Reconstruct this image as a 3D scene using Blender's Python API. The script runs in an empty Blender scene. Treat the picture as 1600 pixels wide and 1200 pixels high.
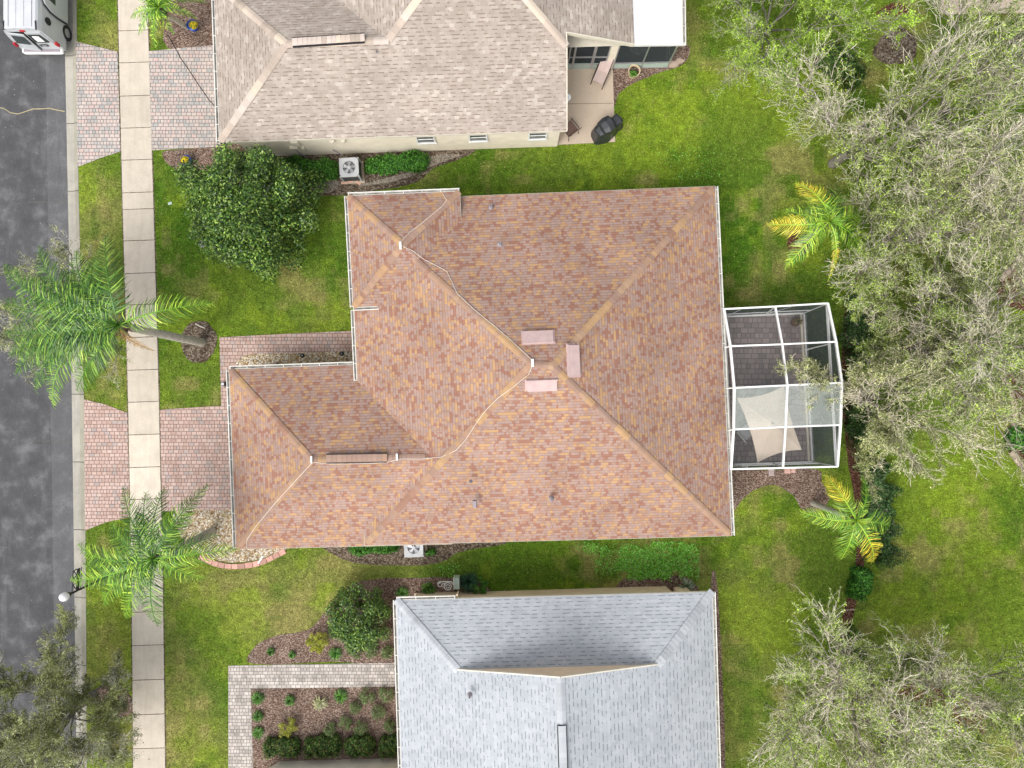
import bpy, math, random
import numpy as np
from mathutils import Vector, noise as mnoise
R = math.radians
random.seed(7); RNG = np.random.default_rng(11)
SC = bpy.context.scene; COL = SC.collection

# ---------------------------------------------------------------- camera, sky, sun, exposure
H = 33.0; S0 = 0.03
cam = bpy.data.cameras.new('camera'); cam.sensor_width = 36; cam.lens = 36*H/48.0; cam.clip_end = 3000
co = bpy.data.objects.new('camera', cam); COL.objects.link(co); co.location = (0, 0, H); SC.camera = co
SUN_EL, SUN_ROT = 54, 215          # elevation, compass angle the light comes from (measured from +Y clockwise)
w = bpy.data.worlds.new("World"); SC.world = w; w.use_nodes = True
nt = w.node_tree; bg = nt.nodes['Background']
sky = nt.nodes.new('ShaderNodeTexSky'); sky.sky_type = 'NISHITA'; sky.sun_disc = False
sky.sun_elevation = R(SUN_EL); sky.sun_rotation = R(SUN_ROT); sky.air_density = 1.0; sky.dust_density = 4.0; sky.ozone_density = 0.6
hs = nt.nodes.new('ShaderNodeHueSaturation'); hs.inputs['Saturation'].default_value = 0.28
nt.links.new(sky.outputs[0], hs.inputs['Color']); nt.links.new(hs.outputs[0], bg.inputs[0]); bg.inputs[1].default_value = 0.15
sl = bpy.data.lights.new('sun', 'SUN'); sl.energy = 0.68; sl.angle = R(36); sl.color = (1, .965, .91)
so = bpy.data.objects.new('sun', sl); COL.objects.link(so)
az = R(SUN_ROT); dv = Vector((math.sin(az)*math.cos(R(SUN_EL)), math.cos(az)*math.cos(R(SUN_EL)), math.sin(R(SUN_EL))))
so.rotation_euler = dv.to_track_quat('Z', 'Y').to_euler(); so.location = dv*60
SC.view_settings.view_transform = 'Standard'; SC.view_settings.look = 'None'; SC.view_settings.exposure = 0.86; SC.view_settings.gamma = 1
SC.cycles.max_bounces = 6; SC.cycles.transparent_max_bounces = 12

# ---------------------------------------------------------------- helpers
def P(u, v, z=0.0):
    s = S0*(H-z)/H
    return Vector(((u-800)*s, (600-v)*s, z))
def lin(c):
    return tuple(((x/255.0)/12.92 if x/255.0 <= .04045 else ((x/255.0+.055)/1.055)**2.4) for x in c)
class MB:
    def __init__(s): s.v = []; s.f = []; s.c = []; s.uv = []
    def poly(s, pts, col=(1, 1, 1), uv=None):
        i = len(s.v); s.v += [tuple(p) for p in pts]; s.f.append(tuple(range(i, i+len(pts)))); s.c.append(col)
        s.uv += (uv if uv else [(p[0], p[1]) for p in pts])
    def box(s, c, sz, rz=0, col=(1, 1, 1), top=None):
        hx, hy, hz = sz[0]/2, sz[1]/2, sz[2]/2; ca, sa = math.cos(rz), math.sin(rz)
        t = top if top else (1, 1)
        def q(x, y, z):
            if z > 0: x *= t[0]; y *= t[1]
            return (c[0]+x*ca-y*sa, c[1]+x*sa+y*ca, c[2]+z)
        V = [q(a*hx, b*hy, d*hz) for d in (-1, 1) for a, b in ((-1, -1), (1, -1), (1, 1), (-1, 1))]
        for f in ((3, 2, 1, 0), (4, 5, 6, 7), (0, 1, 5, 4), (1, 2, 6, 5), (2, 3, 7, 6), (3, 0, 4, 7)):
            s.poly([V[k] for k in f], col)
    def beam(s, p, q, w, h, col=(1, 1, 1), up=(0, 0, 1)):
        p = Vector(p); q = Vector(q); d = (q-p)
        if d.length < 1e-6: return
        d.normalize(); u = Vector(up)
        if abs(d.dot(u)) > .99: u = Vector((1, 0, 0))
        a = d.cross(u).normalized(); b = a.cross(d).normalized()
        A = [p+a*w/2*i+b*h/2*j for i, j in ((-1, -1), (1, -1), (1, 1), (-1, 1))]; B = [x+(q-p) for x in A]
        s.poly(A[::-1], col); s.poly(B, col)
        for k in range(4): s.poly([A[k], A[(k+1) % 4], B[(k+1) % 4], B[k]], col)
    def tube(s, pts, rad, n=8, col=(1, 1, 1), cap=True):
        pts = [Vector(p) for p in pts]
        if not isinstance(rad, (list, tuple)): rad = [rad]*len(pts)
        rings = []; a0 = None
        for i, p in enumerate(pts):
            d = (pts[min(i+1, len(pts)-1)]-pts[max(i-1, 0)]).normalized()
            if a0 is None: a0 = d.orthogonal().normalized()
            a0 = (a0-d*a0.dot(d)).normalized(); b = d.cross(a0)
            rings.append([p+(a0*math.cos(2*math.pi*k/n)+b*math.sin(2*math.pi*k/n))*rad[i] for k in range(n)])
        for i in range(len(rings)-1):
            for k in range(n):
                s.poly([rings[i][k], rings[i][(k+1) % n], rings[i+1][(k+1) % n], rings[i+1][k]], col)
        if cap: s.poly(rings[0][::-1], col); s.poly(rings[-1], col)
    def lathe(s, c, prof, n=24, col=(1, 1, 1)):
        c = Vector(c)
        for i in range(len(prof)-1):
            (r0, z0), (r1, z1) = prof[i], prof[i+1]
            for k in range(n):
                a, b = 2*math.pi*k/n, 2*math.pi*(k+1)/n
                q = [c+Vector((r0*math.cos(a), r0*math.sin(a), z0)), c+Vector((r0*math.cos(b), r0*math.sin(b), z0)),
                     c+Vector((r1*math.cos(b), r1*math.sin(b), z1)), c+Vector((r1*math.cos(a), r1*math.sin(a), z1))]
                if r0 < 1e-5: q = [q[0], q[2], q[3]]
                elif r1 < 1e-5: q = q[:3]
                s.poly(q, col)
    def prism(s, pts, z0, z1, col=(1, 1, 1)):
        n = len(pts); A = [Vector((p[0], p[1], z0)) for p in pts]; B = [Vector((p[0], p[1], z1)) for p in pts]
        s.poly(B, col); s.poly(A[::-1], col)
        for k in range(n): s.poly([A[k], A[(k+1) % n], B[(k+1) % n], B[k]], col)
    def build(s, name, m, parent=None, smooth=False):
        return mesh_np(name, np.array(s.v, dtype=np.float32), s.f, m, parent, s.c, s.uv, smooth)
def mesh_np(name, V, F, m, parent=None, cols=None, uv=None, smooth=False):
    me = bpy.data.meshes.new(name)
    if isinstance(F, np.ndarray):
        k = F.shape[1]; starts = np.arange(0, F.size, k, dtype=np.int32); loops = F.ravel().astype(np.int32)
    else:
        ln = np.array([len(f) for f in F], dtype=np.int32); starts = np.concatenate(([0], np.cumsum(ln)[:-1])).astype(np.int32)
        loops = np.array([i for f in F for i in f], dtype=np.int32)
    me.vertices.add(len(V)); me.vertices.foreach_set('co', np.asarray(V, dtype=np.float32).ravel())
    me.loops.add(len(loops)); me.loops.foreach_set('vertex_index', loops)
    me.polygons.add(len(starts)); me.polygons.foreach_set('loop_start', starts)
    me.update(calc_edges=True)
    if cols is not None:
        c = np.ones((len(starts), 4), dtype=np.float32); c[:, :3] = np.asarray(cols, dtype=np.float32)
        at = me.attributes.new('col', 'FLOAT_COLOR', 'FACE'); at.data.foreach_set('color', c.ravel())
    if uv is not None:
        ul = me.uv_layers.new(name='UVMap'); ul.data.foreach_set('uv', np.asarray(uv, dtype=np.float32).ravel())
    if smooth: me.polygons.foreach_set('use_smooth', np.ones(len(starts), dtype=bool))
    me.validate(); me.update()
    o = bpy.data.objects.new(name, me); COL.objects.link(o)
    if m: me.materials.append(m)
    if parent:
        o.parent = parent; o.matrix_parent_inverse = Matrix_inv(parent)
    return o
def Matrix_inv(p):
    from mathutils import Matrix
    return Matrix.Translation(p.location).inverted()
def tag(o, label=None, cat=None, group=None, kind=None):
    if label: o['label'] = label
    if cat: o['category'] = cat
    if group: o['group'] = group
    if kind: o['kind'] = kind
    return o
def empty(name, loc, label, cat, group=None):
    o = bpy.data.objects.new(name, None); COL.objects.link(o); o.location = loc; o.empty_display_size = .2
    return tag(o, label, cat, group)
def copy_tree(o, loc, label, parent=None):
    c = o.copy(); COL.objects.link(c); c.location = loc; c['label'] = label
    for ch in o.children:
        d = ch.copy(); COL.objects.link(d); d.parent = c
        for g in ch.children:
            e = g.copy(); COL.objects.link(e); e.parent = d
    return c

# ---------------------------------------------------------------- materials
class NT:
    def __init__(s, name):
        s.m = bpy.data.materials.new(name); s.m.use_nodes = True; s.t = s.m.node_tree; s.b = s.t.nodes['Principled BSDF']
    def n(s, typ, **kw):
        x = s.t.nodes.new('ShaderNode'+typ)
        for k, v in kw.items():
            if k.startswith('i_'): x.inputs[k[2:].replace('_', ' ')].default_value = v
            elif k.startswith('n'): x.inputs[int(k[1:])].default_value = v
            else: setattr(x, k, v)
        return x
    def l(s, a, b): s.t.links.new(a, b)
    def math(s, op, a, b=None, c=None, clamp=False):
        x = s.t.nodes.new('ShaderNodeMath'); x.operation = op; x.use_clamp = clamp
        for i, q in enumerate((a, b, c)):
            if q is None: continue
            if isinstance(q, (int, float)): x.inputs[i].default_value = q
            else: s.l(q, x.inputs[i])
        return x.outputs[0]
    def mix(s, f, a, b, mode='MIX'):
        x = s.t.nodes.new('ShaderNodeMix'); x.data_type = 'RGBA'; x.blend_type = mode
        for i, q in ((0, f), (6, a), (7, b)):
            if isinstance(q, (int, float)): x.inputs[i].default_value = q
            elif isinstance(q, tuple): x.inputs[i].default_value = (*q[:3], 1)
            else: s.l(q, x.inputs[i])
        return x.outputs[2]
    def ramp(s, f, stops, const=False):
        x = s.t.nodes.new('ShaderNodeValToRGB'); s.l(f, x.inputs[0]); cr = x.color_ramp
        if const: cr.interpolation = 'CONSTANT'
        while len(cr.elements) < len(stops): cr.elements.new(.5)
        for e, (p, c) in zip(cr.elements, stops):
            e.position = p; e.color = (*c, 1) if isinstance(c, tuple) else (c, c, c, 1)
        return x.outputs[0]
    def noise(s, scale, detail=3, vec=None, rough=.55):
        x = s.n('TexNoise', i_Scale=scale, i_Detail=detail, i_Roughness=rough)
        if vec is not None: s.l(vec, x.inputs['Vector'])
        return x.outputs[0]
    def pos(s): return s.n('NewGeometry').outputs['Position']
    def uv(s): return s.n('UVMap').outputs[0]
    def bump(s, h, st=.4, dist=.02):
        x = s.n('Bump', i_Strength=st, i_Distance=dist); s.l(h, x.inputs['Height']); s.l(x.outputs[0], s.b.inputs['Normal'])
    def out(s, c, rough=.85, spec=.3):
        if isinstance(c, tuple): s.b.inputs['Base Color'].default_value = (*c, 1)
        else: s.l(c, s.b.inputs['Base Color'])
        s.b.inputs['Roughness'].default_value = rough; s.b.inputs['Specular IOR Level'].default_value = spec
        return s.m
def simple(name, c, rough=.7, var=.18, scale=6, spec=.3, metal=0, attr=False, bump=0):
    t = NT(name); p = t.pos(); f = t.noise(scale, 4, p)
    f2 = t.ramp(f, [(.3, 1-var), (.7, 1+var*.4)])
    base = t.mix(1.0, c, f2, 'MULTIPLY')
    if attr:
        a = t.n('Attribute', attribute_name='col'); base = t.mix(1.0, base, a.outputs['Color'], 'MULTIPLY')
    t.b.inputs['Metallic'].default_value = metal
    if bump: t.bump(t.noise(scale*8, 3, p), .5, bump)
    return t.out(base, rough, spec)
def leafmat(name, rough=.5, spec=.3, trans=.25):
    t = NT(name); a = t.n('Attribute', attribute_name='col').outputs['Color']
    t.out(a, rough, spec)
    tr = t.n('BsdfTranslucent'); t.l(a, tr.inputs[0]); mx = t.n('MixShader', n0=trans)
    t.l(t.b.outputs[0], mx.inputs[1]); t.l(tr.outputs[0], mx.inputs[2]); t.l(mx.outputs[0], t.t.nodes['Material Output'].inputs[0])
    return t.m
def shingle(name, stops, dash=None, dashp=.5, hrow=.145, w1=.34, w2=.21, edge=.72, stain=.16):
    t = NT(name); uv = t.uv()
    def br(w, off, seed):
        mp = t.n('Mapping'); t.l(uv, mp.inputs[0]); mp.inputs['Location'].default_value = (seed, 0, 0)
        b = t.n('TexBrick', offset=off, offset_frequency=2, i_Color1=(0, 0, 0, 1), i_Color2=(1, 1, 1, 1), i_Mortar=(.5, .5, .5, 1), i_Scale=1.0, i_Mortar_Size=0.0, i_Brick_Width=w, i_Row_Height=hrow)
        t.l(mp.outputs[0], b.inputs[0]); return b.outputs[0]
    a = br(w1, .37, 50.13); b = br(w2, .61, 81.7)
    v = t.math('ADD', t.math('MULTIPLY', a, .55), t.math('MULTIPLY', b, .45))
    big = t.noise(2.0, 3, t.pos()); v = t.math('ADD', v, t.math('MULTIPLY', t.math('SUBTRACT', big, .5), .24), clamp=True)
    c = t.ramp(v, stops, True)
    sep = t.n('SeparateXYZ'); t.l(uv, sep.inputs[0])
    fr = t.math('FRACT', t.math('DIVIDE', sep.outputs[1], hrow))
    if dash:
        d = br(.44, .5, 33.3); row = t.math('FLOOR', t.math('DIVIDE', sep.outputs[1], hrow))
        ro = t.math('FRACT', t.math('MULTIPLY', t.math('SINE', t.math('MULTIPLY', row, 12.9898)), 43758.5))
        fu = t.math('FRACT', t.math('ADD', t.math('DIVIDE', sep.outputs[0], .44), ro))
        hb = t.math('FRACT', t.math('MULTIPLY', t.math('SINE', t.math('ADD', t.math('MULTIPLY', t.math('FLOOR', t.math('ADD', t.math('DIVIDE', sep.outputs[0], .44), ro)), 78.233), t.math('MULTIPLY', row, 3.71))), 9758.5))
        on = t.math('MULTIPLY', t.math('LESS_THAN', fr, .25), t.math('LESS_THAN', fu, t.math('MULTIPLY', hb, dashp*1.9)))
        c = t.mix(t.math('MULTIPLY', on, .9), c, dash)
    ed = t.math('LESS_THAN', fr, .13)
    c = t.mix(t.math('MULTIPLY', ed, 1-edge), c, tuple(x*.25 for x in stops[0][1]))  # course line: dark asphalt edge plus the butt's shadow, painted into the colour
    st = t.ramp(t.noise(.45, 4, t.pos()), [(.3, 1-stain), (.7, 1+stain*.5)]); c = t.mix(1.0, c, st, 'MULTIPLY')
    gr = t.ramp(t.noise(60, 2, t.pos()), [(.3, .86), (.7, 1.1)]); c = t.mix(1.0, c, gr, 'MULTIPLY')
    t.bump(t.math('ADD', t.math('MULTIPLY', fr, -1.0), t.math('MULTIPLY', v, .6)), .5, .012)
    return t.out(c, .92, .15)
def pavers(name, stops, joint, w=.24, h=.17, rot=0, stain=(1, 1, 1), stn=.3, mort=.014, scl=1.1):
    t = NT(name); p = t.pos(); mp = t.n('Mapping'); t.l(p, mp.inputs[0]); mp.inputs['Rotation'].default_value = (0, 0, rot)
    wob = t.n('TexNoise', i_Scale=3.0); t.l(p, wob.inputs['Vector'])
    vv = t.n('VectorMath', operation='MULTIPLY_ADD'); t.l(wob.outputs[1], vv.inputs[0]); vv.inputs[1].default_value = (.03, .03, 0); t.l(mp.outputs[0], vv.inputs[2])
    b = t.n('TexBrick', offset=.5, squash=.62, squash_frequency=3, i_Color1=(0, 0, 0, 1), i_Color2=(1, 1, 1, 1), i_Mortar=(.5, .5, .5, 1), i_Scale=1.0, i_Mortar_Size=mort, i_Mortar_Smooth=.3, i_Brick_Width=w, i_Row_Height=h)
    t.l(vv.outputs[0], b.inputs[0])
    c = t.ramp(b.outputs[0], stops)
    g = t.ramp(t.noise(scl, 5, p, .6), [(.35, 0.0), (.7, 1.0)]); c = t.mix(t.math('MULTIPLY', g, stn), c, stain, 'MULTIPLY')
    c = t.mix(t.math('MULTIPLY', b.outputs[1], .85), c, joint)
    g2 = t.ramp(t.noise(40, 3, p), [(.3, .88), (.7, 1.08)]); c = t.mix(1.0, c, g2, 'MULTIPLY')
    t.bump(t.math('SUBTRACT', 1.0, b.outputs[1]), .6, .01)
    return t.out(c, .9, .2)
def speck(name, cols, scale=24, big=.9, stretch=1.0, bump=.03, rough=.95):
    t = NT(name); p = t.pos(); vo = t.n('TexVoronoi', i_Scale=scale); mp = t.n('Mapping'); t.l(p, mp.inputs[0]); mp.inputs['Scale'].default_value = (1, stretch, 1)
    wob = t.n('TexNoise', i_Scale=9.0); t.l(p, wob.inputs['Vector'])
    vv = t.n('VectorMath', operation='MULTIPLY_ADD'); t.l(wob.outputs[1], vv.inputs[0]); vv.inputs[1].default_value = (.12, .12, .12); t.l(mp.outputs[0], vv.inputs[2]); t.l(vv.outputs[0], vo.inputs['Vector'])
    s = t.n('SeparateColor'); t.l(vo.outputs['Color'], s.inputs[0])
    n = len(cols); c = t.ramp(s.outputs[0], [(i/n, x) for i, x in enumerate(cols)], True)
    e = t.ramp(vo.outputs['Distance'], [(.2, 1.0), (.75, .45)]); c = t.mix(1.0, c, e, 'MULTIPLY')
    g = t.ramp(t.noise(big, 4, p), [(.3, .72), (.7, 1.15)]); c = t.mix(1.0, c, g, 'MULTIPLY')
    t.bump(vo.outputs['Distance'], .8, -bump)
    return t.out(c, rough, .1)

M = {}
MR, RU, OR_, MV = (.325, .225, .19), (.295, .15, .108), (.43, .265, .14), (.355, .245, .20)
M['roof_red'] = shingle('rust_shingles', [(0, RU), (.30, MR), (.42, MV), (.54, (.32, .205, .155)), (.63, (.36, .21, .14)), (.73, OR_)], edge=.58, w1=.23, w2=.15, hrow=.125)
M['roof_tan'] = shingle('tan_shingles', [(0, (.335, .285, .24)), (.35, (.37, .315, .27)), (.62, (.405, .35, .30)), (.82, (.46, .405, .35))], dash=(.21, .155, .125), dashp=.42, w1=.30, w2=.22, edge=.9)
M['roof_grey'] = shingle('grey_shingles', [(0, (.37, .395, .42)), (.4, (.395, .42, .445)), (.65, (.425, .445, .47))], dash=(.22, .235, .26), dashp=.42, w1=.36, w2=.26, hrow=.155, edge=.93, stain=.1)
M['cap'] = simple('ridge_cap_shingle', (1, 1, 1), .92, .15, 30, attr=True)
M['stucco'] = simple('cream_stucco', (.84, .76, .62), .9, .1, 2, bump=.004)
M['stucco_tan'] = simple('tan_stucco', (.74, .60, .43), .9, .12, 2, bump=.004)
M['white'] = simple('white_aluminium', (.78, .78, .76), .45, .12, 3)
M['gutter'] = simple('gutter_paint', (.70, .68, .62), .5, .2, 2)
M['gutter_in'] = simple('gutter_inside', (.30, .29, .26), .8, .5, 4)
M['trim'] = simple('cream_trim', (.66, .61, .50), .6, .12, 2)
M['vent'] = simple('roof_vent_paint', (.50, .37, .35), .85, .12, 3, spec=.1)
M['ventpipe'] = simple('grey_pipe', (.28, .25, .27), .6, .1, 3)
M['cable'] = simple('pale_cable', (.66, .60, .53), .6, .1, 3)
M['black'] = simple('black_plastic', (.02, .02, .022), .5, .2, 5)
M['dark'] = simple('dark_void', (.012, .012, .014), .8, .2, 5)
M['glass'] = simple('window_glass', (.05, .06, .06), .12, .3, 2, spec=.6)
M['concrete'] = None
def road_mat():
    t = NT('asphalt'); p = t.pos()
    g = t.ramp(t.noise(1.2, 6, p, .65), [(.3, (.06, .06, .063)), (.52, (.082, .082, .086)), (.74, (.165, .165, .167))])
    mp = t.n('Mapping'); t.l(p, mp.inputs[0]); mp.inputs['Scale'].default_value = (1.7, .35, 1)
    st = t.ramp(t.noise(.9, 8, mp.outputs[0], .75), [(.53, 0.0), (.75, 1.0)])
    c = t.mix(t.math('MULTIPLY', st, .45), g, (.20, .20, .20))
    sx = t.n('SeparateXYZ'); t.l(p, sx.inputs[0]); e = t.math('ADD', sx.outputs[0], t.math('MULTIPLY', sx.outputs[1], .0145))
    band = t.math('MULTIPLY', t.math('GREATER_THAN', e, -21.70), .16)
    c = t.mix(band, c, (.26, .26, .26))
    vo = t.n('TexVoronoi', i_Scale=2.4); t.l(p, vo.inputs['Vector'])
    dots = t.math('LESS_THAN', vo.outputs['Distance'], .05); c = t.mix(t.math('MULTIPLY', dots, .6), c, (.4, .4, .38))
    gr = t.ramp(t.noise(55, 2, p), [(.3, .75), (.7, 1.25)]); c = t.mix(1.0, c, gr, 'MULTIPLY')
    t.bump(t.noise(60, 2, p), .4, .01); return t.out(c, .93, .2)
def conc_mat(name, base, stain, attr=True):
    t = NT(name); p = t.pos()
    g = t.ramp(t.noise(1.6, 6, p, .65), [(.42, 0.0), (.75, 1.0)]); c = t.mix(t.math('MULTIPLY', g, .55), base, stain)
    mp = t.n('Mapping'); t.l(p, mp.inputs[0]); mp.inputs['Scale'].default_value = (5, .5, 1)
    c = t.mix(t.math('MULTIPLY', t.ramp(t.noise(1.0, 4, mp.outputs[0]), [(.45, 0.0), (.7, 1.0)]), .3), c, stain)
    gr = t.ramp(t.noise(30, 4, p, .7), [(.3, .86), (.7, 1.08)]); c = t.mix(1.0, c, gr, 'MULTIPLY')
    if attr: c = t.mix(1.0, c, t.n('Attribute', attribute_name='col').outputs['Color'], 'MULTIPLY')
    t.bump(t.noise(80, 2, p), .3, .004); return t.out(c, .9, .2)
M['road'] = road_mat()
M['concrete'] = conc_mat('sidewalk_concrete', (.565, .505, .42), (.39, .34, .275))
M['kerb'] = conc_mat('kerb_concrete', (.44, .415, .355), (.24, .23, .20))
M['patio'] = conc_mat('patio_concrete', (.55, .45, .35), (.47, .38, .30))
PK = [(0, (.34, .30, .285)), (.25, (.50, .36, .32)), (.6, (.56, .42, .37)), (1, (.60, .50, .45))]
M['pav_pink'] = pavers('pink_pavers', [(0, (.44, .31, .26)), (.4, (.53, .38, .33)), (.75, (.57, .43, .375)), (1, (.38, .33, .31))], (.12, .08, .07), stain=(.70, .66, .62), stn=.6)
M['pav_mix'] = pavers('mixed_pavers', [(0, (.36, .36, .345)), (.25, (.46, .42, .39)), (.5, (.52, .43, .39)), (.8, (.54, .47, .42)), (1, (.56, .41, .37))], (.11, .10, .095), stain=(.62, .62, .62), stn=.5)
M['pav_white'] = pavers('weathered_pavers', [(0, (.42, .38, .35)), (.5, (.58, .51, .46)), (1, (.64, .59, .54))], (.13, .12, .11), w=.22, h=.16, stain=(.45, .47, .46), stn=.75, scl=1.8)
M['pav_dark'] = pavers('patio_pavers', [(0, (.23, .195, .185)), (.5, (.30, .25, .24)), (1, (.34, .28, .26))], (.11, .10, .10), w=.34, h=.24, stn=.3, stain=(.7, .7, .7))
M['mulch'] = speck('mulch_chips', [(.12, .07, .05), (.28, .185, .14), (.40, .29, .23), (.19, .12, .085), (.50, .40, .33), (.28, .18, .14)], 20, 1.0, 1.7)
M['mulch_red'] = speck('red_mulch_chips', [(.09, .03, .018), (.20, .08, .05), (.14, .06, .04), (.32, .20, .14)], 20, 1.0, 1.7)
M['soil'] = speck('sandy_soil', [(.16, .115, .08), (.24, .19, .14), (.30, .25, .19), (.10, .07, .05)], 14, .8, 1.2)
M['sand'] = speck('pale_sand', [(.36, .31, .25), (.42, .37, .31), (.30, .25, .19), (.40, .36, .30)], 18, 1.0)
M['gravel'] = speck('river_gravel', [(.62, .50, .34), (.78, .68, .52), (.50, .34, .18), (.70, .56, .36), (.82, .76, .66), (.36, .24, .13)], 15, 1.5, 1.0, .05)
def grass_mat():
    t = NT('grass'); p = t.pos(); a = t.n('Attribute', attribute_name='col').outputs['Color']
    n1 = t.ramp(t.noise(3.2, 6, p, .75), [(.34, .60), (.5, .96), (.68, 1.45)]); c = t.mix(1.0, a, n1, 'MULTIPLY')
    n2 = t.ramp(t.noise(15, 5, p, .85), [(.36, .45), (.5, 1.0), (.64, 1.65)]); c = t.mix(1.0, c, n2, 'MULTIPLY')
    dry = t.ramp(t.noise(7, 5, p, .7), [(.52, 0.0), (.72, 1.0)]); c = t.mix(t.math('MULTIPLY', dry, .35), c, (.27, .25, .07))
    t.bump(t.noise(26, 4, p, .7), 1.0, .09); return t.out(c, .9, .08)
M['grass'] = grass_mat()
M['leaf'] = leafmat('leaves'); M['gloss'] = leafmat('glossy_leaves', .38, .45, .15); M['blade'] = leafmat('grass_blades', .7, .1, .2); M['palm'] = leafmat('palm_leaflets', .4, .4, .08)
M['bark'] = simple('grey_bark', (.36, .34, .31), .9, .35, 9, bump=.01, attr=True)
M['palmbark'] = simple('palm_trunk_bark', (.36, .35, .32), .9, .3, 6, bump=.01, attr=True)
M['van'] = simple('white_van_paint', (.47, .49, .50), .28, .06, 1.5, spec=.5)
M['van_roof'] = simple('white_roof_paint', (.52, .53, .55), .4, .1, 2, spec=.4)
M['rubber'] = simple('black_rubber', (.025, .025, .027), .8, .2, 6)
M['steel'] = simple('brushed_steel', (.5, .5, .52), .35, .1, 5, metal=.6)
M['red'] = simple('red_lens', (.45, .02, .03), .25, .1, 5)
M['paper'] = simple('white_paper', (.8, .8, .78), .7, .05, 5)
M['cover'] = simple('black_vinyl_cover', (.035, .038, .042), .38, .3, 4, spec=.5)
M['sling_pink'] = simple('beige_sling', (.56, .44, .40), .8, .1, 5)
M['sling_brown'] = simple('brown_sling', (.16, .10, .08), .8, .15, 5)
M['bronze'] = simple('bronze_frame', (.07, .055, .05), .5, .2, 5)
M['ac'] = simple('condenser_paint', (.46, .47, .48), .5, .1, 5)
M['acdark'] = simple('condenser_fins', (.06, .07, .075), .6, .2, 8)
M['blue'] = simple('blue_ceramic', (.02, .085, .38), .25, .15, 5, spec=.5)
M['terracotta'] = simple('pale_planter_rim', (.58, .46, .30), .7, .12, 5)
M['pot'] = simple('brown_pot', (.16, .09, .05), .7, .2, 5)
M['canvas'] = simple('beige_canvas', (.62, .52, .42), .85, .08, 1.5)
M['globe'] = simple('white_globe', (.80, .80, .80), .3, .06, 5)
M['stone'] = simple('edging_stone', (.36, .31, .26), .9, .3, 4, bump=.01, attr=True)
M['brick_pink'] = simple('pink_brick', (.48, .30, .26), .9, .2, 8, attr=True)
M['panel_green'] = simple('pale_green_box', (.45, .55, .48), .5, .1, 5)
M['pan_roof'] = simple('white_pan_roof', (.80, .80, .80), .5, .06, 3)
def screen_mat(name, a, c):
    t = NT(name); t.out(c, .9, .1); tr = t.n('BsdfTransparent'); mx = t.n('MixShader', n0=a)
    f = t.ramp(t.noise(3.5, 5, t.pos(), .7), [(.3, a*.85), (.7, min(1, a*1.15))]); t.l(f, mx.inputs[0])
    t.l(tr.outputs[0], mx.inputs[1]); t.l(t.b.outputs[0], mx.inputs[2]); t.l(mx.outputs[0], t.t.nodes['Material Output'].inputs[0]); return t.m
M['screen'] = screen_mat('insect_screen', .22, (.07, .08, .085)); M['screen_wall'] = screen_mat('wall_screen', .66, (.05, .06, .065))
M['screen_dusty'] = screen_mat('dusty_screen', .42, (.42, .46, .43))

# ---------------------------------------------------------------- ground, road, pavements, beds
def px(pts, z=0.0): return [P(u, v, z) for u, v in pts]
def sheet(name, pts, z, m, kind='structure', world=False, col=(1, 1, 1), lip=.05):
    q = [Vector((p[0], p[1], z)) for p in pts] if world else [Vector((P(u, v)[0], P(u, v)[1], z)) for u, v in pts]
    mb = MB(); mb.prism(q if area(q) > 0 else q[::-1], z-lip, z, col); o = mb.build(name, m); o['kind'] = kind; return o
def area(q): return sum(q[i][0]*q[(i+1) % len(q)][1]-q[(i+1) % len(q)][0]*q[i][1] for i in range(len(q)))
def smooth_poly(pts, n=6, amp=0.0):
    out = []; k = len(pts)
    for i in range(k):
        a, b, c, d = (Vector((*pts[(i+j-1) % k], 0)) for j in range(4))
        for t in range(n):
            s = t/n; q = .5*((2*b)+(c-a)*s+(2*a-5*b+4*c-d)*s*s+(3*b-a-3*c+d)*s**3)
            out.append((q.x+random.uniform(-amp, amp), q.y+random.uniform(-amp, amp)))
    return out
SW_L = [(180, -120), (184, 0), (191, 300), (199.5, 600), (205.5, 900), (208, 1200), (209, 1320)]
SW_R = [(228, -120), (231, 0), (240, 300), (248.5, 600), (255, 900), (259, 1200), (261, 1320)]
def at_y(L, y):
    for (a, b), (c, d) in zip(L, L[1:]):
        if b <= y <= d: return a+(c-a)*(y-b)/(d-b)
KA = [(96, -120), (98, 0), (104, 300), (110, 600), (114, 900), (117.5, 1200), (119, 1320)]      # asphalt edge
KB = [(110, -120), (112, 0), (116.5, 300), (124, 600), (126.5, 900), (128.5, 1200), (130, 1320)]    # gutter / kerb joint
KC = [(118, -120), (119.5, 0), (123, 300), (131, 600), (134.5, 900), (136, 1200), (137, 1320)]  # kerb back
def off(pts, dy):  # extend far
    a, b = pts[0], pts[-1]; return [(a[0], a[1]-dy)]+pts[1:-1]+[(b[0], b[1]+dy)]
mb = MB(); mb.poly([(-1500, -1500, -.16), (1500, -1500, -.16), (1500, 1500, -.16), (-1500, 1500, -.16)], (.085, .14, .02))
mb.build('ground', M['grass'])['kind'] = 'structure'
KAx, KBx, KCx = off(KA, 900), off(KB, 900), off(KC, 900)
sheet('road', KAx+[(-160, 2200), (-160, -1000)], -.10, M['road'], lip=.04)
mb = MB()
ys = [-1000, -300, -120]+[y for y in range(-20, 1300, 106)]+[1320, 2200]
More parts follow.
